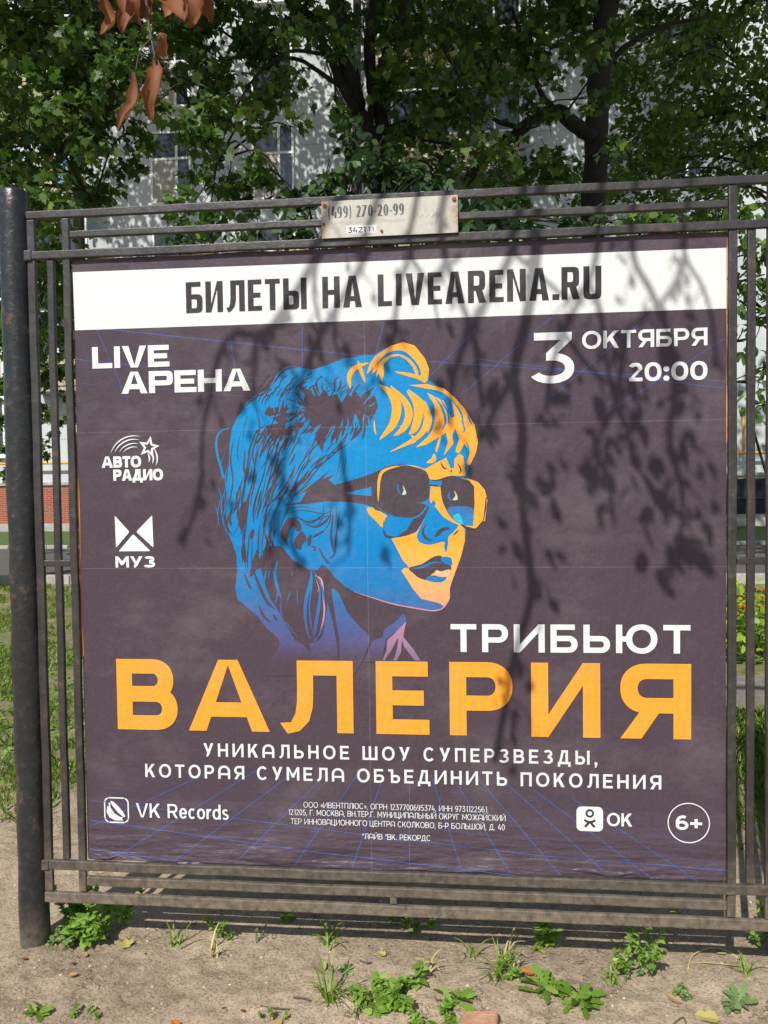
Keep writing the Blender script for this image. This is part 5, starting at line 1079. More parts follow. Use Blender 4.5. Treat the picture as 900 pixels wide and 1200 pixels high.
def glyph(ch, w, tx, ty, q=2.0, alt=False):
    g = G(w, tx, ty, q); T = tx; H = ty
    if ch == 'І' or ch == 'I': g.stem((w - T) / 2)
    elif ch in 'АA' and alt: g.stem(0, 0, .55); g.stem(w - T, 0, .55); g.A(w / 2, .55, w / 2, .45, 0, 180); g.R(T, .28, w - T, .28 + H * .9)
    elif ch in 'АA':
        h = T * 1.12; g.P((0, 0), (h, 0), (w / 2 + h * .08, .985), (w / 2 + h * .0, 1), (w / 2 - h * .55, 1)); g.P((w - h, 0), (w, 0), (w / 2 + h * .55, 1), (w / 2, 1), (w / 2 - h * .08, .985))
        y = .2; k = lambda yy: h * .85 + (w / 2 - h * .7) * yy; g.P((k(y), y), (w - k(y), y), (w - k(y + H), y + H), (k(y + H), y + H))
    elif ch in 'Б': g.stem(); g.R(T, 1 - H, w * .9, 1); g.bowl(T, w, 0, .60)
    elif ch in 'ВB': g.stem(); g.bowl(T, w * .94, .5 - H * .42, 1); g.bowl(T, w, 0, .5 + H * .5)
    elif ch == 'Г': g.stem(); g.R(T, 1 - H, w, 1)
    elif ch == 'Д': g.R(0, -.18, T * .95, H); g.R(w - T * .95, -.18, w, H); g.R(T * .95, 0, w - T * .95, H); g.R(w * .80 - T, H, w * .80, 1); g.R(w * .28, 1 - H, w * .80 - T, 1); g.P((w * .10, H), (w * .10 + T, H), (w * .28 + T, 1 - H), (w * .28, 1 - H))
    elif ch in 'ЕE': g.stem(); g.R(T, 0, w, H); g.R(T, 1 - H, w * .98, 1); g.R(T, .5 - H / 2, w * .90, .5 + H / 2)
    elif ch == 'Ж': g.stem((w - T) / 2); g.D(0, w * .04, 0, .001); g.P((0, 0), (T * 1.2, 0), (w / 2, .56), (w / 2 - T * .9, .56)); g.P((0, 1), (T * 1.2, 1), (w / 2, .44), (w / 2 - T * .9, .44)); g.P((w, 0), (w - T * 1.2, 0), (w / 2, .56), (w / 2 + T * .9, .56)); g.P((w, 1), (w - T * 1.2, 1), (w / 2, .44), (w / 2 + T * .9, .44))
    elif ch in 'З': g.A(w * .48, .735, w * .46, .265, -90, 155); g.A(w * .46, .28 , w * .54, .28, -152, 90)
    elif ch == '3' : g.R(w * .06, 1 - H, w * .94, 1); g.P((w * .94, 1 - H * 1.0), (w * .94 - T * .3 - T * .9, 1 - H), (w * .34, .60), (w * .34 + T * 1.25, .60)); g.R(w * .34, .60 - H, w * .5, .60); g.A(w * .46, .30, w * .54, .30, -150, 90)
    elif ch in 'ИЙ':
        g.stem(); g.stem(w - T); g.P((T, 0), (T, T * 1.35), (w - T, 1), (w - T, 1 - T * 1.35))
        if ch == 'Й': g.A(w / 2, 1.22, w * .24, .13, 180, 360, T * .8, H * .7)
    elif ch in 'КK': g.stem(); g.P((T, .28), (T, .28 + T * 1.45), (w * .96 - T * 1.3, 1), (w * .98, 1)); g.P((w * .34, .52), (w * .34 + T * .9, .52 + T * .9), (w, 0), (w - T * 1.25, 0))
    elif ch == 'Л':
        g.stem(w - T); x = w * .24; g.R(x, 1 - H, w - T, 1); 
        pts_o = [(x, 1 - H), (x, .62), (x * .98, .42), (x * .88, .26), (x * .62, .14), (x * .26, .07)]
        pts_i = [(x + T, 1 - H), (x + T, .60), (x + T * .96, .36), (x + T * .72, .16), (x + T * .12, .02), (x * .62 , -.03)]
        pts_o[-1] = (0, .13); pts_i[-1] = (w * .10, -.02)
        g.sh.append([[a, b, d, c] for a, b, c, d in zip(pts_o, pts_o[1:], pts_i, pts_i[1:])])
    elif ch in 'МM': g.stem(); g.stem(w - T); h = T * 1.1; g.P((T, 1), (T, 1 - T * 1.5), (w / 2 - T * .45, .22), (w / 2, .22), (w / 2, .22 + T * 1.4)); g.P((w - T, 1), (w - T, 1 - T * 1.5), (w / 2 + T * .45, .22), (w / 2, .22), (w / 2, .22 + T * 1.4))
    elif ch in 'НH': g.stem(); g.stem(w - T); g.R(T, .5 - H / 2, w - T, .5 + H / 2)
    elif ch in 'ОO': g.A(w / 2, .5, w / 2, .515, 0, 360, n=40)
    elif ch == '0': g.A(w / 2, .5, w / 2, .515, 0, 360, n=36)
    elif ch == 'П': g.stem(); g.stem(w - T); g.R(T, 1 - H, w - T, 1)
    elif ch in 'РP': g.stem(); g.bowl(T, w, .34, 1)
    elif ch in 'R': g.stem(); g.bowl(T, w * .96, .38, 1); g.P((w * .48 - T * .2, .40), (w * .48 + T * .95, .40), (w, 0), (w - T * 1.2, 0))
    elif ch in 'СC': g.A(w / 2, .5, w / 2, .515, 42, 318, n=30)
    elif ch in 'ТT': g.stem((w - T) / 2, 0, 1 - H); g.R(0, 1 - H, w, 1)
    elif ch in 'У': g.P((0, 1), (T * 1.2, 1), (w / 2 + T * .35, .30), (w / 2 - T * .55, .30)); g.P((w - T * 1.2, 1), (w, 1), (w * .56, .14), (w * .42, 0), (w * .30, -.01), (w * .30, H * .95), (w * .42 - T * .3, H * 1.3))
    elif ch == 'Ц': g.stem(); g.stem(w * .84 - T); g.R(T, 0, w * .84 - T, H); g.R(w * .84 - T, -.17, w, H); 
    elif ch == 'Ч': g.stem(w - T); g.stem(0, .55); g.A(w * .5, .62, w * .5, .28, 180, 270); g.R(w * .5, .34, w - T, .34 + H)
    elif ch == 'Ш': g.stem(); g.stem(w / 2 - T / 2); g.stem(w - T); g.R(T, 0, w / 2 - T / 2, H); g.R(w / 2 + T / 2, 0, w - T, H)
    elif ch == 'Щ': v = w * .9; g.stem(); g.stem(v / 2 - T / 2); g.stem(v - T); g.R(T, 0, v / 2 - T / 2, H); g.R(v / 2 + T / 2, 0, v - T, H); g.R(v - T, -.17, w, H)
    elif ch == 'Ф': g.stem((w - T) / 2); g.A(w / 2, .5, w / 2, .38, 0, 360, n=32)
    elif ch == 'Ъ': g.R(0, 1 - H, w * .22, 1); g.stem(w * .22); g.bowl(w * .22 + T, w, 0, .60)
    elif ch == 'Ы': g.stem(); g.bowl(T, w * .68, 0, .60); g.stem(w - T)
    elif ch == 'Ь': g.stem(); g.bowl(T, w, 0, .60)
    elif ch == 'Ю': g.stem(); g.R(T, .5 - H / 2, w * .30, .5 + H / 2); g.A(w * .62, .5, w * .38, .515, 0, 360, n=36)
    elif ch == 'Я': g.stem(w - T); g.bowl(T, w, .34, 1, True); g.P((w * .52 + T * .2, .37), (w * .52 - T * .95, .37), (0, 0), (T * 1.2, 0))
    elif ch == 'L': g.stem(); g.R(T, 0, w, H)
    elif ch == 'V': h = T * 1.12; g.P((0, 1), (h, 1), (w / 2 + h * .08, .015), (w / 2, 0), (w / 2 - h * .55, 0)); g.P((w - h, 1), (w, 1), (w / 2 + h * .55, 0), (w / 2, 0), (w / 2 - h * .08, .015))
    elif ch == 'N': g.stem(); g.stem(w - T); g.P((T, 1), (T, 1 - T * 1.35), (w - T, 0), (w - T, T * 1.35))
    elif ch == 'U': g.stem(0, .32); g.stem(w - T, .32); g.A(w / 2, .32, w / 2, .335, 180, 360)
    elif ch == '1': g.stem(w - T); g.R(max(0, w - T * 2.0), 1 - H, w - T, 1)
    elif ch == '2': g.A(w * .5, .70, w * .48, .31, -12, 160); g.P((w * .98, .66), (w * .98 - T * 1.05, .64), (w * .02, H * .6), (w * .02, H), (T * 1.3, H)); g.R(w * .02, 0, w, H)
    elif ch == '4': g.stem(w * .66, 0, .52); g.R(0, .22, w, .22 + H); g.P((0, .22 + H), (T * 1.2, .22 + H), (w * .66, 1), (w * .66 - T * 1.2, 1))
    elif ch == '5': g.R(w * .12, 1 - H, w * .92, 1); g.P((w * .12, 1 - H), (w * .12 + T, 1 - H), (w * .06 + T, .52), (w * .06, .52)); g.R(w * .06, .60 - H, w * .46, .60); g.A(w * .44, .30, w * .56, .30, -148, 90)
    elif ch == '6': g.A(w / 2, .315, w / 2, .325, 0, 360, n=30); g.A(w * .56, .5, w * .56, .515, 62, 200)
    elif ch == '9': g.A(w / 2, .685, w / 2, .325, 0, 360, n=30); g.A(w * .44, .5, w * .56, .515, -118, 20)
    elif ch == '7': g.R(0, 1 - H, w, 1); g.P((w - T * 1.15, 1 - H), (w, 1 - H), (w * .42, 0), (w * .42 - T * 1.2, 0))
    elif ch == '8': g.A(w / 2, .28, w / 2, .29, 0, 360, n=28); g.A(w / 2, .76, w * .44, .25, 0, 360, n=28)
    elif ch == '.': g.R(0, 0, T * 1.15, H * 1.15)
    elif ch == ',': g.R(0, 0, T * 1.1, H * 1.1); g.P((T * .3, 0), (T * 1.1, 0), (T * .6, -.2), (T * .1, -.2))
    elif ch == ':': g.A(w / 2, .13, T * .72, H * .72, 0, 360, T * .71, H * .71, 14); g.A(w / 2, .63, T * .72, H * .72, 0, 360, T * .71, H * .71, 14)
    elif ch == '-': g.R(0, .36, w, .36 + H)
    elif ch == '+': g.R(0, .46 - H / 2, w, .46 + H / 2); g.R((w - T) / 2, .46 + H / 2, (w + T) / 2, .78); g.R((w - T) / 2, .14, (w + T) / 2, .46 - H / 2)
    elif ch == '*': g.R((w - T) / 2, .6, (w + T) / 2, 1); g.R(0, .8 - H / 2, w, .8 + H / 2)
    elif ch in '«»':
        for d in (0, w * .45):
            a, b = (d + w * .4, d) if ch == '«' else (d, d + w * .4)
            g.P((a, .62), (a + T * .9, .62), (b + T * .9, .38), (b, .38)); g.P((a, .14), (a + T * .9, .14), (b + T * .9, .38), (b, .38))
    elif ch == '(': g.A(w * 1.1, .45, w * 1.1, .72, 118, 242, T * .6, H)
    elif ch == ')': g.A(-w * .1, .45, w * 1.1, .72, -62, 62, T * .6, H)
    elif ch == '/': g.D(0, w - T)
    elif ch == 'e': g.A(w / 2, .36, w / 2, .375, 8, 330, n=28); g.R(T * .8, .36 - H * .4, w - T * .1, .36 + H * .4)
    elif ch == 'c': g.A(w / 2, .36, w / 2, .375, 45, 315, n=26)
    elif ch == 'o': g.A(w / 2, .36, w / 2, .375, 0, 360, n=28)
    elif ch == 'r': g.stem(0, 0, .72); g.A(w * 1.0, .40, w * 1.0 - T * .2, .33, 88, 178)
    elif ch == 'd': g.A(w / 2, .36, w / 2, .375, 0, 360, n=28); g.stem(w - T, 0, 1.05)
    elif ch == 's': g.A(w * .5, .53, w * .44, .205, 30, 270, T * .95, H * .9); g.A(w * .5, .20, w * .5, .21, -150, 90, T * .95, H * .9)
    return g.sh

ZL = [0]
def text_mesh(s, x0, x1, zb, cap, tx, ty, ls=.1, q=2.0, alt=False, y=-.0016, sp=None, widths=None, skew=0.0, slots=None):
    """letters spread over x0..x1 (mm) standing on zb, cap height cap"""
    W_ = [(sp if (c == ' ' and sp) else (widths or {}).get(c, WID[c])) for c in s]
    gaps = ls * (len(s) - 1); tot = (x1 - x0) / cap
    k = (tot - gaps) / sum(W_)
    m_ = MB(); x = 0.0; d = 0
    m_.cuts = []
    for i, (c, w) in enumerate(zip(s, W_)):
        ww = w * k; xx = x
        if c == ' ': m_.cuts.append((len(m_.v), len(m_.f)))
        if slots: xx, ww = (slots[i][0] - x0) / cap, (slots[i][1] - slots[i][0]) / cap
        if c != ' ':
            for j, shape in enumerate(glyph(c, ww, tx, ty, q, alt)):
                yy = y - j * .00004
                for poly in shape:
                    pts = [((x0 + (xx + px + skew * pz) * cap) / 1000, yy, Z0 + (zb + pz * cap) / 1000) for px, pz in poly]
                    ar = sum(a[0] * b[2] - b[0] * a[2] for a, b in zip(pts, pts[1:] + pts[:1]))
                    if abs(ar) < 1e-12: continue
                    if ar < 0: pts = pts[::-1]
                    n_ = len(pts); m_.add(pts, [tuple(range(n_))])
        x += ww + ls
    return m_
def bake_text(*a, **k): return text_mesh(*a, **k)

pos = thing('concert_poster', 'dark purple printed poster with a blue and orange portrait in sunglasses', 'poster')
# sheet with the slightly uneven outline of the glued cloth
m_ = MB(); N_ = 80
edge = [(-1002 + 2000 * i / N_, 966.5 - .002 * i - 2.2 * math.sin(i * .5) - 3 * abs(math.sin(i * .13))) for i in range(N_)] + [(998.5 - 1.6 * abs(math.sin(i * .21)), 965 - 1932 * i / N_) for i in range(N_)] + \
       [(1001 - 2000 * i / N_, -966 + 1.4 * math.sin(i * .7) + 1.5 * math.sin(i * .23)) for i in range(N_)] + [(-999 + 1.6 * math.sin(i * .3) - 2 * i / N_, -965 + 1931 * i / N_) for i in range(N_)]
edge = edge[::-1]
vf = [(x / 1000, 0, Z0 + z / 1000) for x, z in edge]; vb = [(x, .001, z) for x, _, z in vf]; n_ = len(vf)
m_.add(vf + vb, [tuple(range(n_)), tuple(range(2 * n_ - 1, n_ - 1, -1))] + [(i, n_ + i, n_ + (i + 1) % n_, (i + 1) % n_) for i in range(n_)])
bm = bmesh.new(); me = bpy.data.meshes.new('sheet'); me.from_pydata(m_.v, [], m_.f); bm.from_mesh(me); bmesh.ops.recalc_face_normals(bm, faces=bm.faces); bm.to_mesh(me); bm.free()
me.materials.append(M['print_dark']); o = bpy.data.objects.new('sheet', me); COL.objects.link(o); o.parent = pos

def flat_poly(m_, pts, y):
    from mathutils.geometry import tessellate_polygon
    p3 = [Vector((x / 1000, 0, z / 1000)) for x, z in pts]
    tri = tessellate_polygon([p3]); vv = [(p.x, y, Z0 + p.z) for p in p3]; ff = []
    for a, b, c in tri:
        ar = (p3[b].x - p3[a].x) * (p3[c].z - p3[a].z) - (p3[c].x - p3[a].x) * (p3[b].z - p3[a].z)
        ff.append((a, b, c) if ar > 0 else (a, c, b))
    m_.add(vv, ff)
def cr_closed(pts, k=6):
    n_ = len(pts); out = []
    P_ = [Vector(p).to_2d() for p in pts]
    for i in range(n_):
        a, b, c, d = P_[i - 1], P_[i], P_[(i + 1) % n_], P_[(i + 2) % n_]
        for j in range(k):
            t_ = j / k; out.append(tuple(.5 * ((2 * b) + (c - a) * t_ + (2 * a - 5 * b + 4 * c - d) * t_ ** 2 + (3 * b - a - 3 * c + d) * t_ ** 3)))
    return out
def stroke_poly(pts, w, taper=True):
    P_ = [p.to_2d() for p in smooth_path([(x, z, 0) for x, z in pts], 6)]; k = len(P_); L_, R_ = [], []
    for i, p in enumerate(P_):
        d = (P_[min(i + 1, k - 1)] - P_[max(i - 1, 0)]); d = d.normalized() if d.length else Vector((1, 0)); nn = Vector((-d.y, d.x))
        h = w / 2 * ((math.sin(math.pi * (i + .35) / (k - .3)) ** .75) if taper else 1); L_.append(tuple(p + nn * h)); R_.append(tuple(p - nn * h))
    return L_, R_
def flat_ribbon(m_, pts, w, y, taper=True):
    L_, R_ = stroke_poly(pts, w, taper); k = len(L_)
    vv = [(x / 1000, y, Z0 + z / 1000) for x, z in L_ + R_]
    for i in range(k - 1):
        q = [i, i + 1, k + i + 1, k + i]; a = [vv[j] for j in q]
        ar = sum(u[0] * v_[2] - v_[0] * u[2] for u, v_ in zip(a, a[1:] + a[:1]))
        if abs(ar) < 1e-13: continue
        m_.add(a, [(0, 1, 2, 3) if ar > 0 else (3, 2, 1, 0)])
def crease(x0, x1, z, hw, h, seed):
    m_ = MB(); n_, k = 36, 9; r_ = random.Random(seed); ph = r_.random() * 6
    vv = []
    for i in range(n_ + 1):
        u = i / n_; e = math.sin(math.pi * u) ** .7
        for j in range(k):
            v_ = j / (k - 1) * 2 - 1
            yy = -h * e * (1 - v_ * v_) ** 1.3 * (1 + .35 * math.sin(u * 17 + ph) * e) - .0012
            vv.append(((x0 + (x1 - x0) * u) / 1000, yy / 1.0 if abs(v_) < 1 and 0 < i < n_ else .0002, Z0 + (z + v_ * hw * (.35 + .65 * e) + 5 * math.sin(u * 6 + ph)) / 1000))
    ff = [(i * k + j, (i + 1) * k + j, (i + 1) * k + j + 1, i * k + j + 1) for i in range(n_) for j in range(k - 1)]
    m_.add(vv, ff); m_.build('crease', 'print_dark', pos, smooth=True)
crease(545, 735, -950, 9, .0045, 1); crease(-985, -900, -955, 8, .004, 3)
# grid
for i, (w, a, b) in enumerate(GRID):
    m_ = MB(); flat_ribbon(m_, [a, ((a[0] + b[0]) / 2, (a[1] + b[1]) / 2), b], max(1.5, w * 1.15), -.0002 - .00001 * i, False)
    m_.build('grid_line', 'print_grid' if w >= 1.5 else 'print_grid_faint', pos)
# white headline band
m_ = MB(); flat_poly(m_, [(-1000.5, 926), (-998.5, 743), (996.5, 741.5), (996.5, 917.5), (0, 921)], -.0008); m_.build('headline_band', 'print_white', pos)
# portrait
port = thing('portrait', None, None); port.parent = pos
pm = {}; pieces = []
MATN = dict(blue='print_blue', dark='print_dark', orange='print_orange', pink='print_pink', peach='print_peach', lens='print_lens', lensblue='print_lensblue', cyan='print_cyan', glint='print_glint')
order = ['hair', 'neck', 'face', 'lips', 'sunglasses']
depth = -.0003
seq = []
for part in order:
    seq += [(part, 'P', i, p) for i, p in enumerate(POLY) if p[0] == part and not (part == 'hair' and p[1] == 'orange')]
    seq += [(part, 'S', i, p) for i, p in enumerate(STROKES) if p[0] == part and not (part == 'hair' and p[1] == 'orange')]
    if part == 'hair':
        pass
# keep the drawing order of the artwork: polygons and strokes as listed, orange hair after the blue
hair_o = [('hair', 'P', i, p) for i, p in enumerate(POLY) if p[0] == 'hair' and p[1] == 'orange'] + [('hair', 'S', i, p) for i, p in enumerate(STROKES) if p[0] == 'hair' and p[1] == 'orange']
blue_on_orange = [e for e in seq if e[0] == 'hair' and e[3][1] == 'blue' and e[3][-1] and np.mean([q[0] for q in e[3][3]]) > 20 and e[2] > 0 and np.mean([q[1] for q in e[3][3]]) > 290]
seq = [e for e in seq if e[0] == 'hair' and e not in blue_on_orange] + hair_o + blue_on_orange + [e for e in seq if e[0] != 'hair']
# face: orange sheets first, then blue, then dark marks
rank = {'orange': 0, 'blue': 1, 'pink': 2, 'dark': 3}
fc = sorted([e for e in seq if e[0] == 'face' and e[1] == 'P'], key=lambda e: rank[e[3][1]]) + [e for e in seq if e[0] == 'face' and e[1] == 'S']
seq = [e for e in seq if e[0] in ('hair', 'neck')] + fc + [e for e in seq if e[0] in ('lips', 'sunglasses')]
for part, kind, i, p in seq:
    depth -= .000004
    m_ = MB() if part != 'hair' else pm.setdefault((part, p[1]), MB())
    if part != 'hair': pieces.append((part, p[1], m_))
    if kind == 'P': flat_poly(m_, cr_closed(p[3]) if p[2] else p[3], depth)
    else: flat_ribbon(m_, p[3], p[2] * 1.05 if p[2] > 4 else max(p[2] * 1.05, 2.2), depth)
# fine tapering hair lines, dark between the blue locks
hl, hb = MB(), MB(); R2 = random.Random(5)
left = [(-345, 560), (-420, 400), (-470, 200), (-480, 0), (-450, -120)]; right = [(-160, 420), (-250, 300), (-330, 140), (-360, 20), (-340, -60)]
def lerp2(a, b, t_): return tuple(x + (y - x) * t_ for x, y in zip(a, b))
for i in range(24):
    u = R2.random() ; s0 = R2.random() * .65; s1 = s0 + .12 + .28 * R2.random()
    pth = []
    for j in range(5):
        t_ = (s0 + (s1 - s0) * j / 4) * 4; t_ = min(t_, 3.999); ii = int(t_); f_ = t_ - ii
        a = lerp2(left[ii], left[ii + 1], f_); b = lerp2(right[ii], right[ii + 1], f_); q = lerp2(a, b, u + .05 * math.sin(t_ * 2 + i)); pth.append(q)
    depth -= .000002
    flat_ribbon(hl, pth, R2.choice((1.8, 2.2, 2.6, 3.6)), depth)
pm_fine = hl
parts = {}
NAMES = dict(hair='hair', neck='neck', face='face', lips='lips', sunglasses='sunglasses')
for (part, c_), m_ in pm.items():
    if (part, c_) == ('hair', 'dark'): m_.add(hl.v, hl.f)
    m_.build(NAMES[part], MATN[c_], port)
for part, c_, m_ in pieces:
    nm = {'lens': 'lens', 'lensblue': 'lens_reflection', 'cyan': 'lens_reflection', 'glint': 'glint'}.get(c_, part)
    m_.build(nm, MATN[c_], port)

LET = 'print_letter'
def words(m_, mat, parent, name='lettering'):
    """each word of a line is a part of its own"""
    cuts = [(0, 0)] + m_.cuts + [(len(m_.v), len(m_.f))]
    for (v0, f0), (v1, f1) in zip(cuts, cuts[1:]):
        if f1 == f0: continue
        q = MB(); q.v = m_.v[v0:v1]; q.f = [tuple(i - v0 for i in f) for f in m_.f[f0:f1]]; q.build(name, mat, parent)
def line(m_, mat=LET, name='lettering'): words(m_, mat, pos, name)
YT = -.0017
line(text_mesh('БИЛЕТЫ НА LIVEARENA.RU', -632, 639, 784, 96, .185, .155, .105, 4.5, y=YT, sp=.42, widths={'И': .8, 'Л': .86, 'Е': .64, 'Т': .68, 'Ы': 1.06, 'Н': .78, 'А': .84, 'L': .62, 'I': .32, 'V': .82, 'E': .62, 'A': .84, 'R': .78, 'N': .8, '.': .24, 'U': .76, 'Б': .76}), 'print_black')
def exp_w(s): return {c: w for c, w in s}
line(text_mesh('LIVE', -943, -690, 620, 68, .285, .235, .075, 3, y=YT, widths={'L': .95, 'I': .32, 'V': 1.15, 'E': 1.0}))
line(text_mesh('АРЕНА', -849, -432, 538, 69, .285, .23, .07, 3.5, y=YT, widths={'А': 1.18, 'Р': 1.08, 'Е': .98, 'Н': 1.06}))
line(text_mesh('3', 433, 559, 536, 152, .18, .15, .1, 2.2, y=YT))
line(text_mesh('ОКТЯБРЯ', 582, 943, 636, 52, .195, .175, .12, 2.1, y=YT))
line(text_mesh('20:00', 717, 943, 536, 54, .225, .20, .11, 2.3, y=YT, widths={'2': .76, '0': .92, ':': .3}))
line(text_mesh('ТРИБЬЮТ', 182, 895, -277, 86, .215, .19, .2, 2.1, y=YT))
line(text_mesh('ВАЛЕРИЯ', -889, 897, -536, 228, .225, .205, .2, 2.2, y=YT, slots=[(-889, -689), (-653, -390), (-356, -123), (-51, 114), (177, 369), (425, 631), (690, 897)]), 'print_yellow')
line(text_mesh('УНИКАЛЬНОЕ ШОУ СУПЕРЗВЕЗДЫ,', -607, 622, -619, 43, .175, .165, .34, 2.1, True, YT, sp=.34))
line(text_mesh('КОТОРАЯ СУМЕЛА ОБЪЕДИНИТЬ ПОКОЛЕНИЯ', -801, 810, -690, 43, .175, .165, .31, 2.1, True, YT, sp=.36))
line(text_mesh('VK Records', -835, -529, -822, 46, .145, .135, .10, 2.2, y=YT))
LG = dict(tx=.10, ty=.095, ls=.10, q=2.2, alt=True, y=YT)
line(text_mesh('ООО «ИВЕНТПЛЮС», ОГРН 1237700695374, ИНН 9731122561,', -286, 293, -775, 18, **LG))
line(text_mesh('121205, Г. МОСКВА, ВН.ТЕР.Г. МУНИЦИПАЛЬНЫЙ ОКРУГ МОЖАЙСКИЙ', -335, 345, -800, 18, **LG))
line(text_mesh('ТЕР ИННОВАЦИОННОГО ЦЕНТРА СКОЛКОВО, Б-Р БОЛЬШОЙ, Д. 40', -328, 342, -829, 18, **LG))
line(text_mesh('*ЛАЙВ *ВК. РЕКОРДС', -100, 114, -870, 18, **LG))
line(text_mesh('OK', 650, 724, -806, 40, .18, .16, .1, 2.1, y=YT))
line(text_mesh('6+', 852, 929, -811, 43, .21, .19, .12, 2.1, y=YT))
def logo(name, shapes, mat=LET, y=YT):
    m_ = MB()
    for i, sh in enumerate(shapes):
        if sh[0] == 'p': flat_poly(m_, sh[1], y - i * .00003)
        else: flat_ribbon(m_, sh[1], sh[2], y - i * .00003, len(sh) > 3)
    return m_.build(name, mat, pos)
def circ(cx, cz, r, n_=40, a0=0, a1=360, ry=None): return [(cx + r * math.cos(rad(a0 + (a1 - a0) * i / n_)), cz + (ry or r) * math.sin(rad(a0 + (a1 - a0) * i / n_))) for i in range(n_ + 1)]
def rrect(x0, z0, x1, z1, r, n_=6):
    out = []
    for cx, cz, a in ((x1 - r, z1 - r, 0), (x0 + r, z1 - r, 90), (x0 + r, z0 + r, 180), (x1 - r, z0 + r, 270)):
        out += [(cx + r * math.cos(rad(a + 90 * i / n_)), cz + r * math.sin(rad(a + 90 * i / n_))) for i in range(n_ + 1)]
    return out
logo('age_ring', [('s', circ(890, -790, 60, 60), 3.0)])
# radio emblem: two slanted words, trailing arcs and an outlined star
m_ = text_mesh('АВТО', -921, -790, 305, 36, .27, .25, .03, 2.4, y=YT, widths={'А': 1.1, 'В': .85, 'Т': .75, 'О': 1.0}); t2 = text_mesh('РАДИО', -883, -719, 263, 36, .27, .25, .02, 2.4, y=YT, widths={'Р': .8, 'А': 1.0, 'Д': 1.0, 'И': .9, 'О': 1.0})
line(m_); line(t2)
star = []
for i in range(10):
    r = 36 if i % 2 == 0 else 16; a = rad(78 + 36 * i); star.append((-764 + r * math.cos(a), 368 + r * math.sin(a)))
def inset(pts, c, k): return [(c[0] + (x - c[0]) * k, c[1] + (z - c[1]) * k) for x, z in pts]
lg = [('s', star + star[:1], 6.0)] if False else []
m_ = MB(); st_i = inset(star, (-764, 368), .52)
for i in range(10):
    a, b, c, d = star[i], star[(i + 1) % 10], st_i[(i + 1) % 10], st_i[i]
    flat_poly(m_, [a, b, c, d], YT - .00002)
for r, w in ((52, 3.2), (64, 3.6), (78, 4.5), (90, 4)):
    flat_ribbon(m_, circ(-812, 322, r * .92, 14, 75, 160 - (90 - r) * .5), w, YT - .00006, True)
for r, w in ((26, 6), (38, 6), (50, 5.5)):
    flat_ribbon(m_, circ(-790, 332, r * 1.06, 12, -25, 40), w * .9, YT - .00005, True)
m_.build('star_emblem', LET, pos)
# three rounded triangles over the word
def rtri(a, b, c, r=5):
    P_ = [Vector(a), Vector(b), Vector(c)]; out = []
    for i in range(3):
        p, q, s = P_[i - 1], P_[i], P_[(i + 1) % 3]; d1 = (p - q).normalized(); d2 = (s - q).normalized()
        A_, B_ = q + d1 * r, q + d2 * r
        for j in range(5):
            t_ = j / 4; out.append(tuple((1 - t_) ** 2 * A_ + 2 * t_ * (1 - t_) * q + t_ ** 2 * B_))
    return out
for tr3 in (((-882, 153), (-834, 100), (-880, 49)), ((-758, 153), (-812, 100), (-756, 49)), ((-822, 93), (-872, 38), (-766, 38))): logo('triangle_emblem', [('p', rtri(*tr3))])
line(text_mesh('МУЗ', -883, -752, -14, 36, .25, .22, .12, 2.4, y=YT, widths={'М': 1.15, 'У': 1.05, 'З': .95}))
# record emblem: outlined rounded square with tilted discs
rr_o = rrect(-940, -841, -861, -761, 17)
m_ = MB(); flat_ribbon(m_, rr_o + rr_o[:1], 4.2, YT, False)
flat_poly(m_, [(-896 + 27 * math.cos(a) * math.cos(.6) - 15 * math.sin(a) * math.sin(.6), -797 + 27 * math.cos(a) * math.sin(-.75) + 22 * math.sin(a) * math.cos(.6)) for a in np.linspace(0, 2 * math.pi, 30)[:-1]], YT - .00002)
flat_poly(m_, [(-931, -787), (-925, -791), (-918, -812), (-905, -824), (-884, -828), (-878, -834), (-905, -835), (-924, -826), (-934, -808)], YT - .00003)
flat_poly(m_, [(-927, -778), (-921, -776), (-921, -792), (-908, -812), (-888, -824), (-878, -822), (-884, -829), (-907, -822), (-922, -804)], YT - .00004)
m_.build('disc_emblem', LET, pos)
m_ = MB(); flat_poly(m_, rrect(559, -824, 638, -748, 15), YT); m_.build('app_emblem', 'print_white', pos)
m_ = MB(); flat_ribbon(m_, circ(598.5, -769, 9.8, 30), 6.5, YT - .0002, False)
flat_ribbon(m_, [(582, -789), (590, -794), (598.5, -795.5), (607, -794), (615, -789)], 7.5, YT - .00025, False)
flat_ribbon(m_, [(598.5, -794), (591, -803), (583.5, -811)], 7.5, YT - .0003, False); flat_ribbon(m_, [(598.5, -794), (606, -803), (613.5, -811)], 7.5, YT - .00035, False)
m_.build('emblem_figure', 'print_black', pos)
place(pos, (0, 0, Z0 - .966))
for ch in pos.children: pass

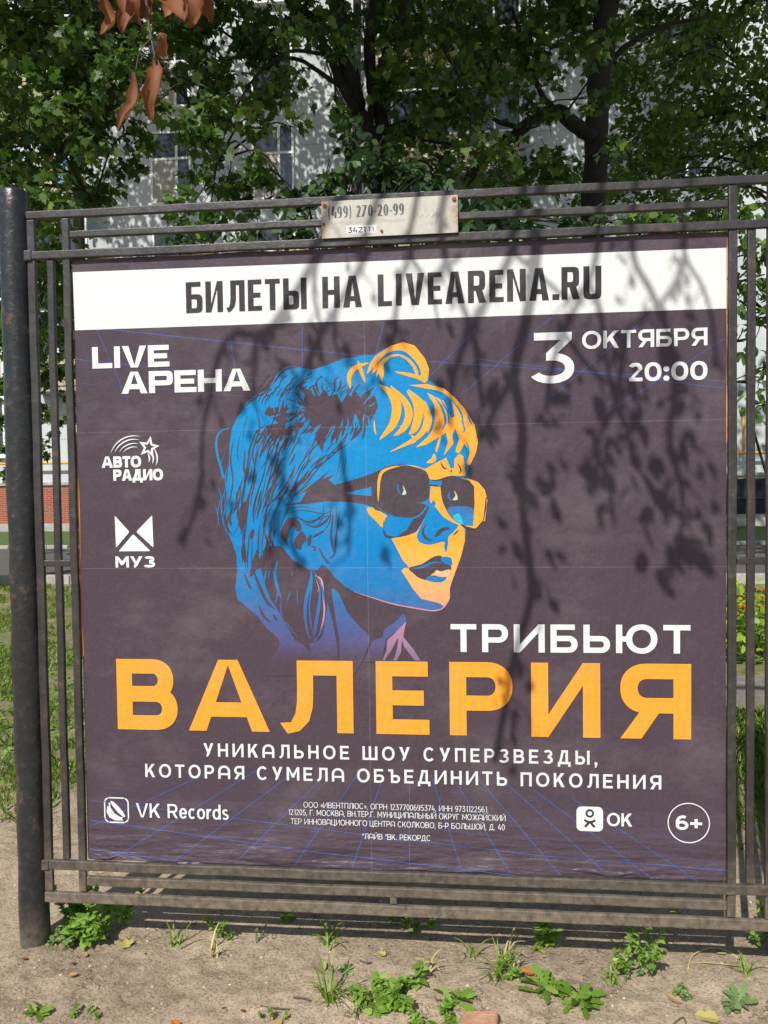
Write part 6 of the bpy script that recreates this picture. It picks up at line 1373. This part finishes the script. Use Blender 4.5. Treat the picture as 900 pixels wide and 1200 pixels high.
# ------------------------------------------------------------------ phone number sign
sg = thing('phone_sign', 'rust spotted white metal plate with a phone number on the top rails', 'sign')
MB().box(-.195, .217, -.0262, -.0242, b0 + .988, b0 + 1.099).build('plate', 'sign', sg, bevel=.0008)
ys = -.0266
words(text_mesh('(499) 270-20-99', -174, 56, 1048, 34, .18, .075, .09, 2.1, y=ys, sp=.4, widths={'-': .36, '(': .3, ')': .3}), 'sign_ink', sg)
words(text_mesh('РАЗМЕЩЕНИЯ ИНФОРМАЦИИ', -180, 58, 1029, 9, .17, .1, .12, 2.1, y=ys, sp=.5), 'sign_faint', sg)
MB().box(-.118, -.028, ys - .0002, ys, b0 + .999, b0 + 1.022).build('sticker', 'sticker', sg)
text_mesh('3421', -115, -60, 1001, 17, .22, .18, .1, 2.4, y=ys - .0006).build('lettering', 'sign_ink', sg)
text_mesh('11', -52, -36, 1003, 13, .22, .16, .4, 2.4, y=ys - .0006).build('lettering', 'sign_ink', sg)
text_mesh('1161', 120, 152, 1013, 10, .2, .16, .12, 2.4, y=ys).build('lettering', 'sign_faint', sg)
m_ = MB()
for a in (0, 1, 2, 3, 4): flat_ribbon(m_, [(78 + a * 18, 1040 + 3 * (a % 2)), (86 + a * 18, 1062), (92 + a * 18, 1050), (84 + a * 18, 1036), (96 + a * 18, 1046)], 1.6, ys - .00002 * a, False)
m_.build('scribble', 'sign_faint', sg)
for x, z, r in ((-.184, 1.085, .010), (-.188, 1.030, .007), (.206, 1.087, .011), (-.012, 1.003, .007)):
    m_ = MB(); n_ = 14; vv = [(x, -.0325, b0 + z)] + [(x + r * .55 * math.cos(2 * math.pi * i / n_), -.031, b0 + z + r * .55 * math.sin(2 * math.pi * i / n_)) for i in range(n_)] + [(x + r * .6 * math.cos(2 * math.pi * i / n_), -.0263, b0 + z + r * .6 * math.sin(2 * math.pi * i / n_)) for i in range(n_)]
    m_.add(vv, [(0, 1 + i, 1 + (i + 1) % n_) for i in range(n_)] + [(1 + i, 1 + n_ + i, 1 + n_ + (i + 1) % n_, 1 + (i + 1) % n_) for i in range(n_)])
    m_.build('bolt', 'rust', sg)
place(sg, (0, -.025, b0 + .99))

# ------------------------------------------------------------------ weeds, leaves and litter on the soil
def gz(x, y): return float(ground_z(x, y))
def weed(name, label, x, y, kind, size, mat, n=9, h=.1, group=None, cat='weed'):
    z = gz(x, y); r_ = np.random.default_rng(int(abs(x * 1000) + abs(y * 977)))
    tw_ = thing(name, label, cat, group=group); st = MB(); P_, O_, S_ = [], [], []
    if kind == 'upright':                                   # leafy stems
        for s_ in range(n):
            a = r_.random() * 6.28; lean = .25 + .5 * r_.random(); hh = h * (.55 + .6 * r_.random())
            b = Vector((x + r_.normal() * size * .22, y + r_.normal() * size * .16, z - .006))
            e = b + Vector((math.cos(a) * lean * hh, math.sin(a) * lean * hh * .8, hh))
            pth = smooth_path([b, (b + e) / 2 + Vector((0, 0, hh * .08)), e], 4); st.tube(pth, np.linspace(.0022, .001, len(pth)).tolist(), 5)
            for i in range(2, len(pth)):
                for _ in range(6):
                    d = r_.normal(size=3); d[2] = abs(d[2]) * .3; P_.append(tuple(pth[i])); O_.append(d * 1.2); S_.append(size * .115 * (.5 + .9 * r_.random()))
    elif kind == 'rosette':
        n = int(n * 1.5)
        for i in range(n):
            a = 6.283 * i / n * 1.0 + r_.normal() * .25; el = .15 + .5 * r_.random()
            P_.append((x + r_.normal() * size * .05, y + r_.normal() * size * .05, z + .004)); O_.append(np.array((math.cos(a), math.sin(a), el)) * 3.5); S_.append(size * .43 * (.5 + .5 * r_.random()))
        st.tube([(x, y, z - .01), (x, y, z + .008)], .003, 6)
    elif kind == 'grass':
        for i in range(n):
            a = r_.random() * 6.283; L_ = size * (.5 + .7 * r_.random()); b = Vector((x + r_.normal() * .012, y + r_.normal() * .012, z - .004))
            e = b + Vector((math.cos(a) * L_ * .7, math.sin(a) * L_ * .7, L_ * (.25 + .6 * r_.random())))
            pth = smooth_path([b, b + (e - b) * .45 + Vector((0, 0, L_ * .22)), e], 4); kk = len(pth); sd = Vector((-math.sin(a), math.cos(a), 0)); vv = []
            for j, p in enumerate(pth):
                wv = .0032 * (1 - (j / kk) ** 1.5) + .0003; vv += [p - sd * wv, p + Vector((0, 0, -.0008)), p + sd * wv]
            st.add(vv, [(j * 3 + k_, j * 3 + k_ + 1, j * 3 + k_ + 4, j * 3 + k_ + 3) for j in range(kk - 1) for k_ in range(2)])
    if P_:
        st.build('stem', 'stem', tw_, smooth=True)
        leaves('leaves', np.array(P_), np.array(S_), mat, {'upright': 'oval', 'rosette': 'lobed'}[kind] if name != 'mallow_weed' else 'blob', tw_, np.array(O_), 0.0, 1.2, .3)
    else: st.build('blades', mat, tw_)
    return place(tw_, (x, y, z))
WG = 'weeds growing in the bare soil'
weed('nettle_weed', 'largest leafy weed clump at the foot of the left post', -1.049, 0.088, 'upright', 0.26, 'weed', 16, 0.13, WG)
weed('leafy_weed', 'pale sprawling weed with tiny leaves beside the left post base', -1.078, 0.028, 'upright', 0.15, 'weed_dull', 9, 0.05, WG)
weed('leafy_weed', 'small upright weed left of the fallen yellow scrap under the second rail', -0.593, 0.093, 'upright', 0.11, 'weed', 3, 0.085, WG)
weed('leafy_weed', 'tiny wisp of weed just right of the small upright weed', -0.474, 0.092, 'upright', 0.06, 'weed_dull', 2, 0.05, WG)
weed('leafy_weed', 'low weed lying in the rail shadow left of centre', -0.388, 0.199, 'upright', 0.1, 'weed', 3, 0.04, WG)
weed('leafy_weed', 'dark leafy weed below the short centre bar in the rail shadow', 0.0, 0.217, 'upright', 0.16, 'weed', 6, 0.05, WG)
weed('leafy_weed', 'leafy weed under the lower rail with an orange leaf to its left', 0.481, 0.14, 'upright', 0.18, 'weed', 6, 0.075, WG)
weed('nettle_weed', 'tall bright upright weed right of centre near the lower rail', 0.757, 0.023, 'upright', 0.17, 'weed', 6, 0.15, WG)
weed('leafy_weed', 'short grey green weed left of the tall bright one', 0.692, 0.044, 'upright', 0.09, 'weed_dull', 4, 0.03, WG)
weed('dandelion_weed', 'flat rosette of lobed leaves, left one of the pair right of centre', 0.458, -0.065, 'rosette', 0.2, 'weed', 16, 0.03, WG)
weed('dandelion_weed', 'flat rosette of lobed leaves, right one of the pair right of centre', 0.546, -0.112, 'rosette', 0.2, 'weed', 16, 0.03, WG)
weed('dandelion_weed', 'low rosette next to the brick chip at the bottom centre', 0.185, -0.163, 'rosette', 0.17, 'weed', 14, 0.03, WG)
weed('nettle_weed', 'broad bright weed clump at the bottom edge in the middle', 0.029, -0.175, 'upright', 0.22, 'weed', 13, 0.06, WG)
weed('mallow_weed', 'round leaved weed at the bottom edge left of the bright clump', -0.042, -0.21, 'rosette', 0.11, 'weed', 7, 0.03, WG)
weed('nettle_weed', 'small bright weed touching the bottom edge below the brick chip', 0.136, -0.246, 'upright', 0.15, 'weed', 8, 0.04, WG)
weed('mallow_weed', 'single round leaved mallow in the bottom left corner', -1.01, -0.307, 'rosette', 0.11, 'weed', 6, 0.05, WG)
weed('leafy_weed', 'sparse weed with two leaves at the bottom left beside its shadow', -0.877, -0.293, 'upright', 0.08, 'weed', 3, 0.04, WG)
weed('grass_tuft', 'spiky grass tuft in the bare soil left of the bright clump', -0.185, -0.169, 'grass', 0.13, 'grass', 26, 0.1, WG)
weed('grass_tuft', 'sparse small grass tuft below the bright clump', -0.097, -0.207, 'grass', 0.07, 'grass', 12, 0.1, WG)
weed('grass_tuft', 'grass tuft left of the orange fallen leaf', 0.315, -0.027, 'grass', 0.11, 'grass', 22, 0.1, WG)
weed('nettle_weed', 'leafy weed leaning out of the grass tuft beside the orange leaf', 0.339, -0.017, 'upright', 0.11, 'weed', 5, 0.05, WG)
weed('leafy_weed', 'small weed at the very bottom left of the brown leaf', -0.328, -0.268, 'upright', 0.07, 'weed', 4, 0.04, WG)
weed('dandelion_weed', 'small pale rosette above the grass tuft left of centre', -0.153, -0.029, 'rosette', 0.075, 'weed_dull', 10, 0.02, WG)
weed('dandelion_weed', 'grey green rosette at the bottom right edge', 1.007, -0.099, 'rosette', 0.16, 'weed_dull', 14, 0.03, WG)
weed('leafy_weed', 'small weed behind the pale leaf at the lower right', 0.854, -0.066, 'upright', 0.09, 'weed_dull', 5, 0.035, WG)
weed('nettle_weed', 'bright weed at the right edge below the frame', 1.19, 0.207, 'upright', 0.16, 'weed', 6, 0.12, WG)
weed('leafy_weed', 'tiny pale weed at the left end of the soil near the lower rail', -0.896, -0.294, 'upright', 0.05, 'weed_dull', 2, 0.02, WG)

def fallen(name, label, x, y, size, mat, shape, ang, group='fallen leaves on the soil', curl=.3):
    o2 = OUT[shape]; z = gz(x, y) + .004; ca, sa = math.cos(ang), math.sin(ang); m_ = MB(); top, bot = [], []
    for u, v_ in o2:
        px, py = u * size, (v_ - .5) * size; h = .004 + curl * size * (u * u * 2.2 + .25 * (v_ - .4) ** 2)
        q = (x + px * ca - py * sa, y + px * sa + py * ca, z + h); top.append(q); bot.append((q[0], q[1], q[2] - .0009))
    c = (x, y, z + .003); n_ = len(o2)
    m_.add([c] + top + [(c[0], c[1], c[2] - .0009)] + bot, [(0, 1 + i, 1 + (i + 1) % n_) for i in range(n_)] + [(n_ + 1, n_ + 2 + (i + 1) % n_, n_ + 2 + i) for i in range(n_)] + [(1 + i, n_ + 2 + i, n_ + 2 + (i + 1) % n_, 1 + (i + 1) % n_) for i in range(n_)])
    return tag(m_.build(name, mat), label, 'leaf', group)
fallen('fallen_leaf', 'yellow fallen leaf lying against the clump at the left post', -0.897, 0.032, 0.055, 'yellow_leaf', 'maple', 0.4)
fallen('fallen_leaf', 'pale yellow leaf at the foot of the left post', -1.121, 0.015, 0.05, 'yellow_leaf', 'oval', 2.6)
fallen('fallen_leaf', 'upright pale leaf scrap above the grass tuft', -0.223, -0.026, 0.05, 'yellow_leaf', 'lance', 0.1)
fallen('fallen_leaf', 'small yellow scrap below the centre rails', -0.051, 0.049, 0.032, 'yellow_leaf', 'blob', 1.0)
fallen('fallen_leaf', 'bright orange curled leaf by the grass tuft', 0.405, 0.001, 0.05, 'orange_leaf', 'oval', 1.2)
fallen('fallen_leaf', 'brown dry leaf with an orange edge at the bottom left', -0.602, -0.303, 0.035, 'orange_leaf', 'blob', 0.7)
fallen('fallen_leaf', 'beige dry leaf at the bottom edge left of the grass tuft', -0.315, -0.291, 0.06, 'dry_leaf', 'oval', -0.5)
fallen('fallen_leaf', 'pale tan leaf leaning beside the small weed at the lower right', 0.825, -0.083, 0.05, 'dry_leaf', 'oval', 0.8)
fallen('fallen_leaf', 'lime yellow leaf lying flat at the lower right', 0.89, -0.162, 0.07, 'yellow_leaf', 'blob', 1.4)
fallen('fallen_leaf', 'tiny pale leaf below the left rails', -1.003, -0.032, 0.025, 'dry_leaf', 'oval', 0.3)
fallen('fallen_leaf', 'small cream leaf on the soil left of centre', -0.977, -0.159, 0.03, 'dry_leaf', 'oval', -1.0)
fallen('fallen_leaf', 'green fallen leaf above the round leaved weed', -0.049, -0.116, 0.045, 'weed', 'blob', 0.9)
fallen('fallen_leaf', 'tiny yellow leaf at the far right under the rails', 1.03, 0.13, 0.03, 'yellow_leaf', 'lance', 1.6)
m_ = MB(); bx, by = 0.25, -0.264; bz = gz(bx, by)
m_.add([(bx-.07,by-.05,bz-.02),(bx+.06,by-.06,bz-.02),(bx+.065,by+.045,bz-.02),(bx-.045,by+.05,bz-.02),(bx-.065,by-.045,bz+.02),(bx+.05,by-.05,bz+.026),(bx+.055,by+.04,bz+.022),(bx-.035,by+.04,bz+.014)],[(0,3,2,1),(4,5,6,7),(0,1,5,4),(1,2,6,5),(2,3,7,6),(3,0,4,7)])
tag(m_.build('brick_chip', 'brick_chip', bevel=.006), 'broken brick chip at the bottom edge right of the bright weeds', 'brick')
m_ = MB(); P_ = smooth_path([(x, y, gz(x, y) + 0.0025 + .006 * (i == 1)) for i, (x, y) in enumerate([(0.902, 0.051), (0.936, 0.114), (1.005, 0.165), (1.05, 0.159), (1.083, 0.117)])], 4); m_.tube(P_, 0.0025, 6); tag(m_.build('dry_stalk', 'dry_stem', smooth=True), 'dry yellow forked stalk on the soil at the right edge', 'twig')
m_ = MB(); P_ = smooth_path([(x, y, gz(x, y) + 0.0016 + .006 * (i == 1)) for i, (x, y) in enumerate([(1.07, 0.081), (0.984, 0.074), (0.936, 0.088)])], 4); m_.tube(P_, 0.0016, 6); tag(m_.build('dry_stalk', 'dry_stem', smooth=True), 'thin dry straw lying right of the yellow stalk', 'twig')
m_ = MB(); P_ = smooth_path([(x, y, gz(x, y) + 0.002 + .006 * (i == 1)) for i, (x, y) in enumerate([(-0.377, -0.221), (-0.339, -0.222), (-0.29, -0.218)])], 4); m_.tube(P_, 0.002, 6); tag(m_.build('twig', 'twig', smooth=True), 'thin dark twig on the soil left of the grass tuft', 'twig')
m_ = MB(); P_ = smooth_path([(x, y, gz(x, y) + 0.003 + .006 * (i == 1)) for i, (x, y) in enumerate([(-0.29, -0.169), (-0.259, -0.182), (-0.236, -0.184)])], 4); m_.tube(P_, 0.003, 6); tag(m_.build('twig', 'twig', smooth=True), 'short dark twig end left of the grass tuft', 'twig')
m_ = MB(); P_ = smooth_path([(x, y, gz(x, y) + 0.0022 + .006 * (i == 1)) for i, (x, y) in enumerate([(-0.116, 0.017), (-0.092, 0.001), (-0.077, 0.011)])], 4); m_.tube(P_, 0.0022, 6); tag(m_.build('twig', 'twig', smooth=True), 'short curved dark twig below the centre rails', 'twig')
m_ = MB(); P_ = smooth_path([(x, y, gz(x, y) + 0.002 + .006 * (i == 1)) for i, (x, y) in enumerate([(0.825, -0.212), (0.823, -0.178), (0.784, -0.202)])], 4); m_.tube(P_, 0.002, 6); tag(m_.build('twig', 'twig', smooth=True), 'forked twig at the bottom edge at the right', 'twig')

R4 = random.Random(21)
for i in range(26):
    fallen('leaf_scrap', 'small brown dry leaf scrap lying on the bare soil', R4.uniform(-1.5, 1.45), R4.uniform(-.55, .12), R4.uniform(.010, .022), R4.choice(('dry_leaf', 'dead_leaf')), R4.choice(('oval', 'blob', 'lance')), R4.uniform(0, 6), 'dry leaf scraps on the soil')
for i in range(14):
    weed('grass_tuft', 'short dry wisp of grass at the foot of the frame', R4.uniform(-1.15, 1.15), R4.uniform(-.02, .16), 'grass', R4.uniform(.05, .10), R4.choice(('grass', 'dry_grass')), 9, .1, 'grass wisps along the foot of the frame')
# soil crumbs and small stones nobody could count
m_ = MB(); ico = [(0, 0, 1), (.9, 0, .45), (.28, .85, .45), (-.72, .53, .45), (-.72, -.53, .45), (.28, -.85, .45), (.72, .53, -.45), (-.28, .85, -.45), (-.9, 0, -.45), (-.28, -.85, -.45), (.72, -.53, -.45), (0, 0, -1)]
icf = [(0, 1, 2), (0, 2, 3), (0, 3, 4), (0, 4, 5), (0, 5, 1), (1, 6, 2), (2, 7, 3), (3, 8, 4), (4, 9, 5), (5, 10, 1), (2, 6, 7), (3, 7, 8), (4, 8, 9), (5, 9, 10), (1, 10, 6), (6, 11, 7), (7, 11, 8), (8, 11, 9), (9, 11, 10), (10, 11, 6)]
m2_ = MB()
for i in range(2600):
    x, y = rng.uniform(-1.8, 1.7), rng.uniform(-.75, 1.3); s = .0018 + .0042 * rng.random() ** 3; z = gz(x, y)
    sx, sy, sz = s * (.7 + .6 * rng.random()), s * (.7 + .6 * rng.random()), s * (.5 + .4 * rng.random())
    (m_ if i % 3 else m2_).add([(x + a * sx, y + b * sy, z + c * sz) for a, b, c in ico], icf)
tag(m_.build('soil_crumbs', plain('soil_crumbs', (.42, .32, .225), .95, .3, 40)), kind='stuff'); tag(m2_.build('gravel', plain('pale_gravel', (.50, .45, .38), .9, .25, 60)), kind='stuff')

# grass on the lawns
def blades(n, x0, x1, y0, y1, hmin, hmax, patch=.5, seed=1):
    r_ = np.random.default_rng(seed); x = r_.uniform(x0, x1, n); y = r_.uniform(y0, y1, n)
    keep = vnoise(x * 1.4, y * 1.4, 21) * .7 + vnoise(x * 5, y * 5, 22) * .5 > patch; x, y = x[keep], y[keep]; n = len(x)
    z = ground_z(x, y) - .004; h = r_.uniform(hmin, hmax, n); a = r_.uniform(0, 6.283, n); lean = r_.uniform(.1, .9, n) * h
    w = r_.uniform(.0025, .0045, n); dx, dy = np.cos(a), np.sin(a)
    b = np.stack([x, y, z], 1); sd = np.stack([-dy, dx, np.zeros(n)], 1) * w[:, None]
    mid = b + np.stack([dx * lean * .35, dy * lean * .35, h * .6], 1); tip = b + np.stack([dx * lean, dy * lean, h], 1)
    return np.stack([b - sd, b + sd, mid + sd * .8, tip, mid - sd * .8], 1)
V = np.concatenate([blades(100000, -6.5, 1.6, .85, 6.5, .02, .06, .56, 3), blades(24000, 1.6, 5.5, .95, 2.75, .03, .10, .38, 4), blades(34000, -14, 1.6, 6.5, 9.3, .03, .08, .5, 5)])
n_ = len(V); me = bpy.data.meshes.new('grass'); me.vertices.add(n_ * 5); me.vertices.foreach_set('co', V.ravel())
me.loops.add(n_ * 5); me.loops.foreach_set('vertex_index', np.arange(n_ * 5, dtype=np.int32)); me.polygons.add(n_)
me.polygons.foreach_set('loop_start', np.arange(0, n_ * 5, 5, dtype=np.int32)); me.polygons.foreach_set('loop_total', np.full(n_, 5, dtype=np.int32)); me.update(calc_edges=True)
me.materials.append(M['grass']); o = bpy.data.objects.new('grass', me); COL.objects.link(o); tag(o, kind='stuff')
# broad-leaved ground cover in the lawn
pc = rng.uniform((-6, 1.4, 0), (-1.0, 4.8, 0), (620, 3)); PC = np.concatenate([c + rng.normal(size=(9, 3)) * (.05, .05, 0) for c in pc]); PC[:, 2] = ground_z(PC[:, 0], PC[:, 1]) + .014
tag(leaves('clover', PC, .018 + .03 * rng.random(len(PC)), 'weed', 'oval', None, rng.normal(size=PC.shape) * (1, 1, .3), 0, 1.0), kind='stuff')

# marigold bed beyond the right hand bars
FL = 'marigolds in the bed behind the fence'
i = 0
for x in np.arange(2.1, 5.2, .36):
    for y in (4.25, 4.6, 4.95):
        xx, yy = x + rng.normal() * .06, y + rng.normal() * .06; hh = rng.uniform(.42, .62); z = gz(xx, yy)
        yel = i % 3 == 1
        f = thing('marigold_plant', 'bushy %s flowered marigold in the bed behind the right bars' % ('yellow' if yel else 'orange'), 'flower', group=FL + (' with yellow heads' if yel else ' with orange heads'))
        pts = rng.normal(size=(150, 3)) * (.13, .13, 0) + (xx, yy, 0); pts[:, 2] = z + rng.uniform(.05, hh, 150)
        leaves('foliage', pts, .05 + .055 * rng.random(150), 'flower_leaf', 'oval', f, rng.normal(size=(150, 3)) * .6 + (0, 0, .6), -.2, .6)
        st = MB()
        for k_ in range(6):
            hd = MB()
            hx, hy, hz = xx + rng.normal() * .1, yy + rng.normal() * .1 - .05, z + hh * rng.uniform(.85, 1.12); st.tube([(xx, yy, z - .02), ((xx + hx) / 2, (yy + hy) / 2, z + hh * .5), (hx, hy, hz)], .004, 5)
            for ring, (rr, dz) in enumerate(((.034, 0), (.025, .01), (.014, .018))):
                for p_i in range(9):
                    a = 6.283 * p_i / 9 + ring * .35; c_, s_ = math.cos(a), math.sin(a); wv = rr * .42
                    hd.add([(hx, hy, hz + dz), (hx + c_ * rr * .7 - s_ * wv, hy + s_ * rr * .7 + c_ * wv, hz + dz + .006), (hx + c_ * rr, hy + s_ * rr, hz + dz + .002), (hx + c_ * rr * .7 + s_ * wv, hy + s_ * rr * .7 - c_ * wv, hz + dz + .006)], [(0, 3, 2, 1)])
            hd.build('flower_head', 'petal_yellow' if yel else 'petal_orange', f)
        st.build('stem', 'stem', f); place(f, (xx, yy, z)); i += 1
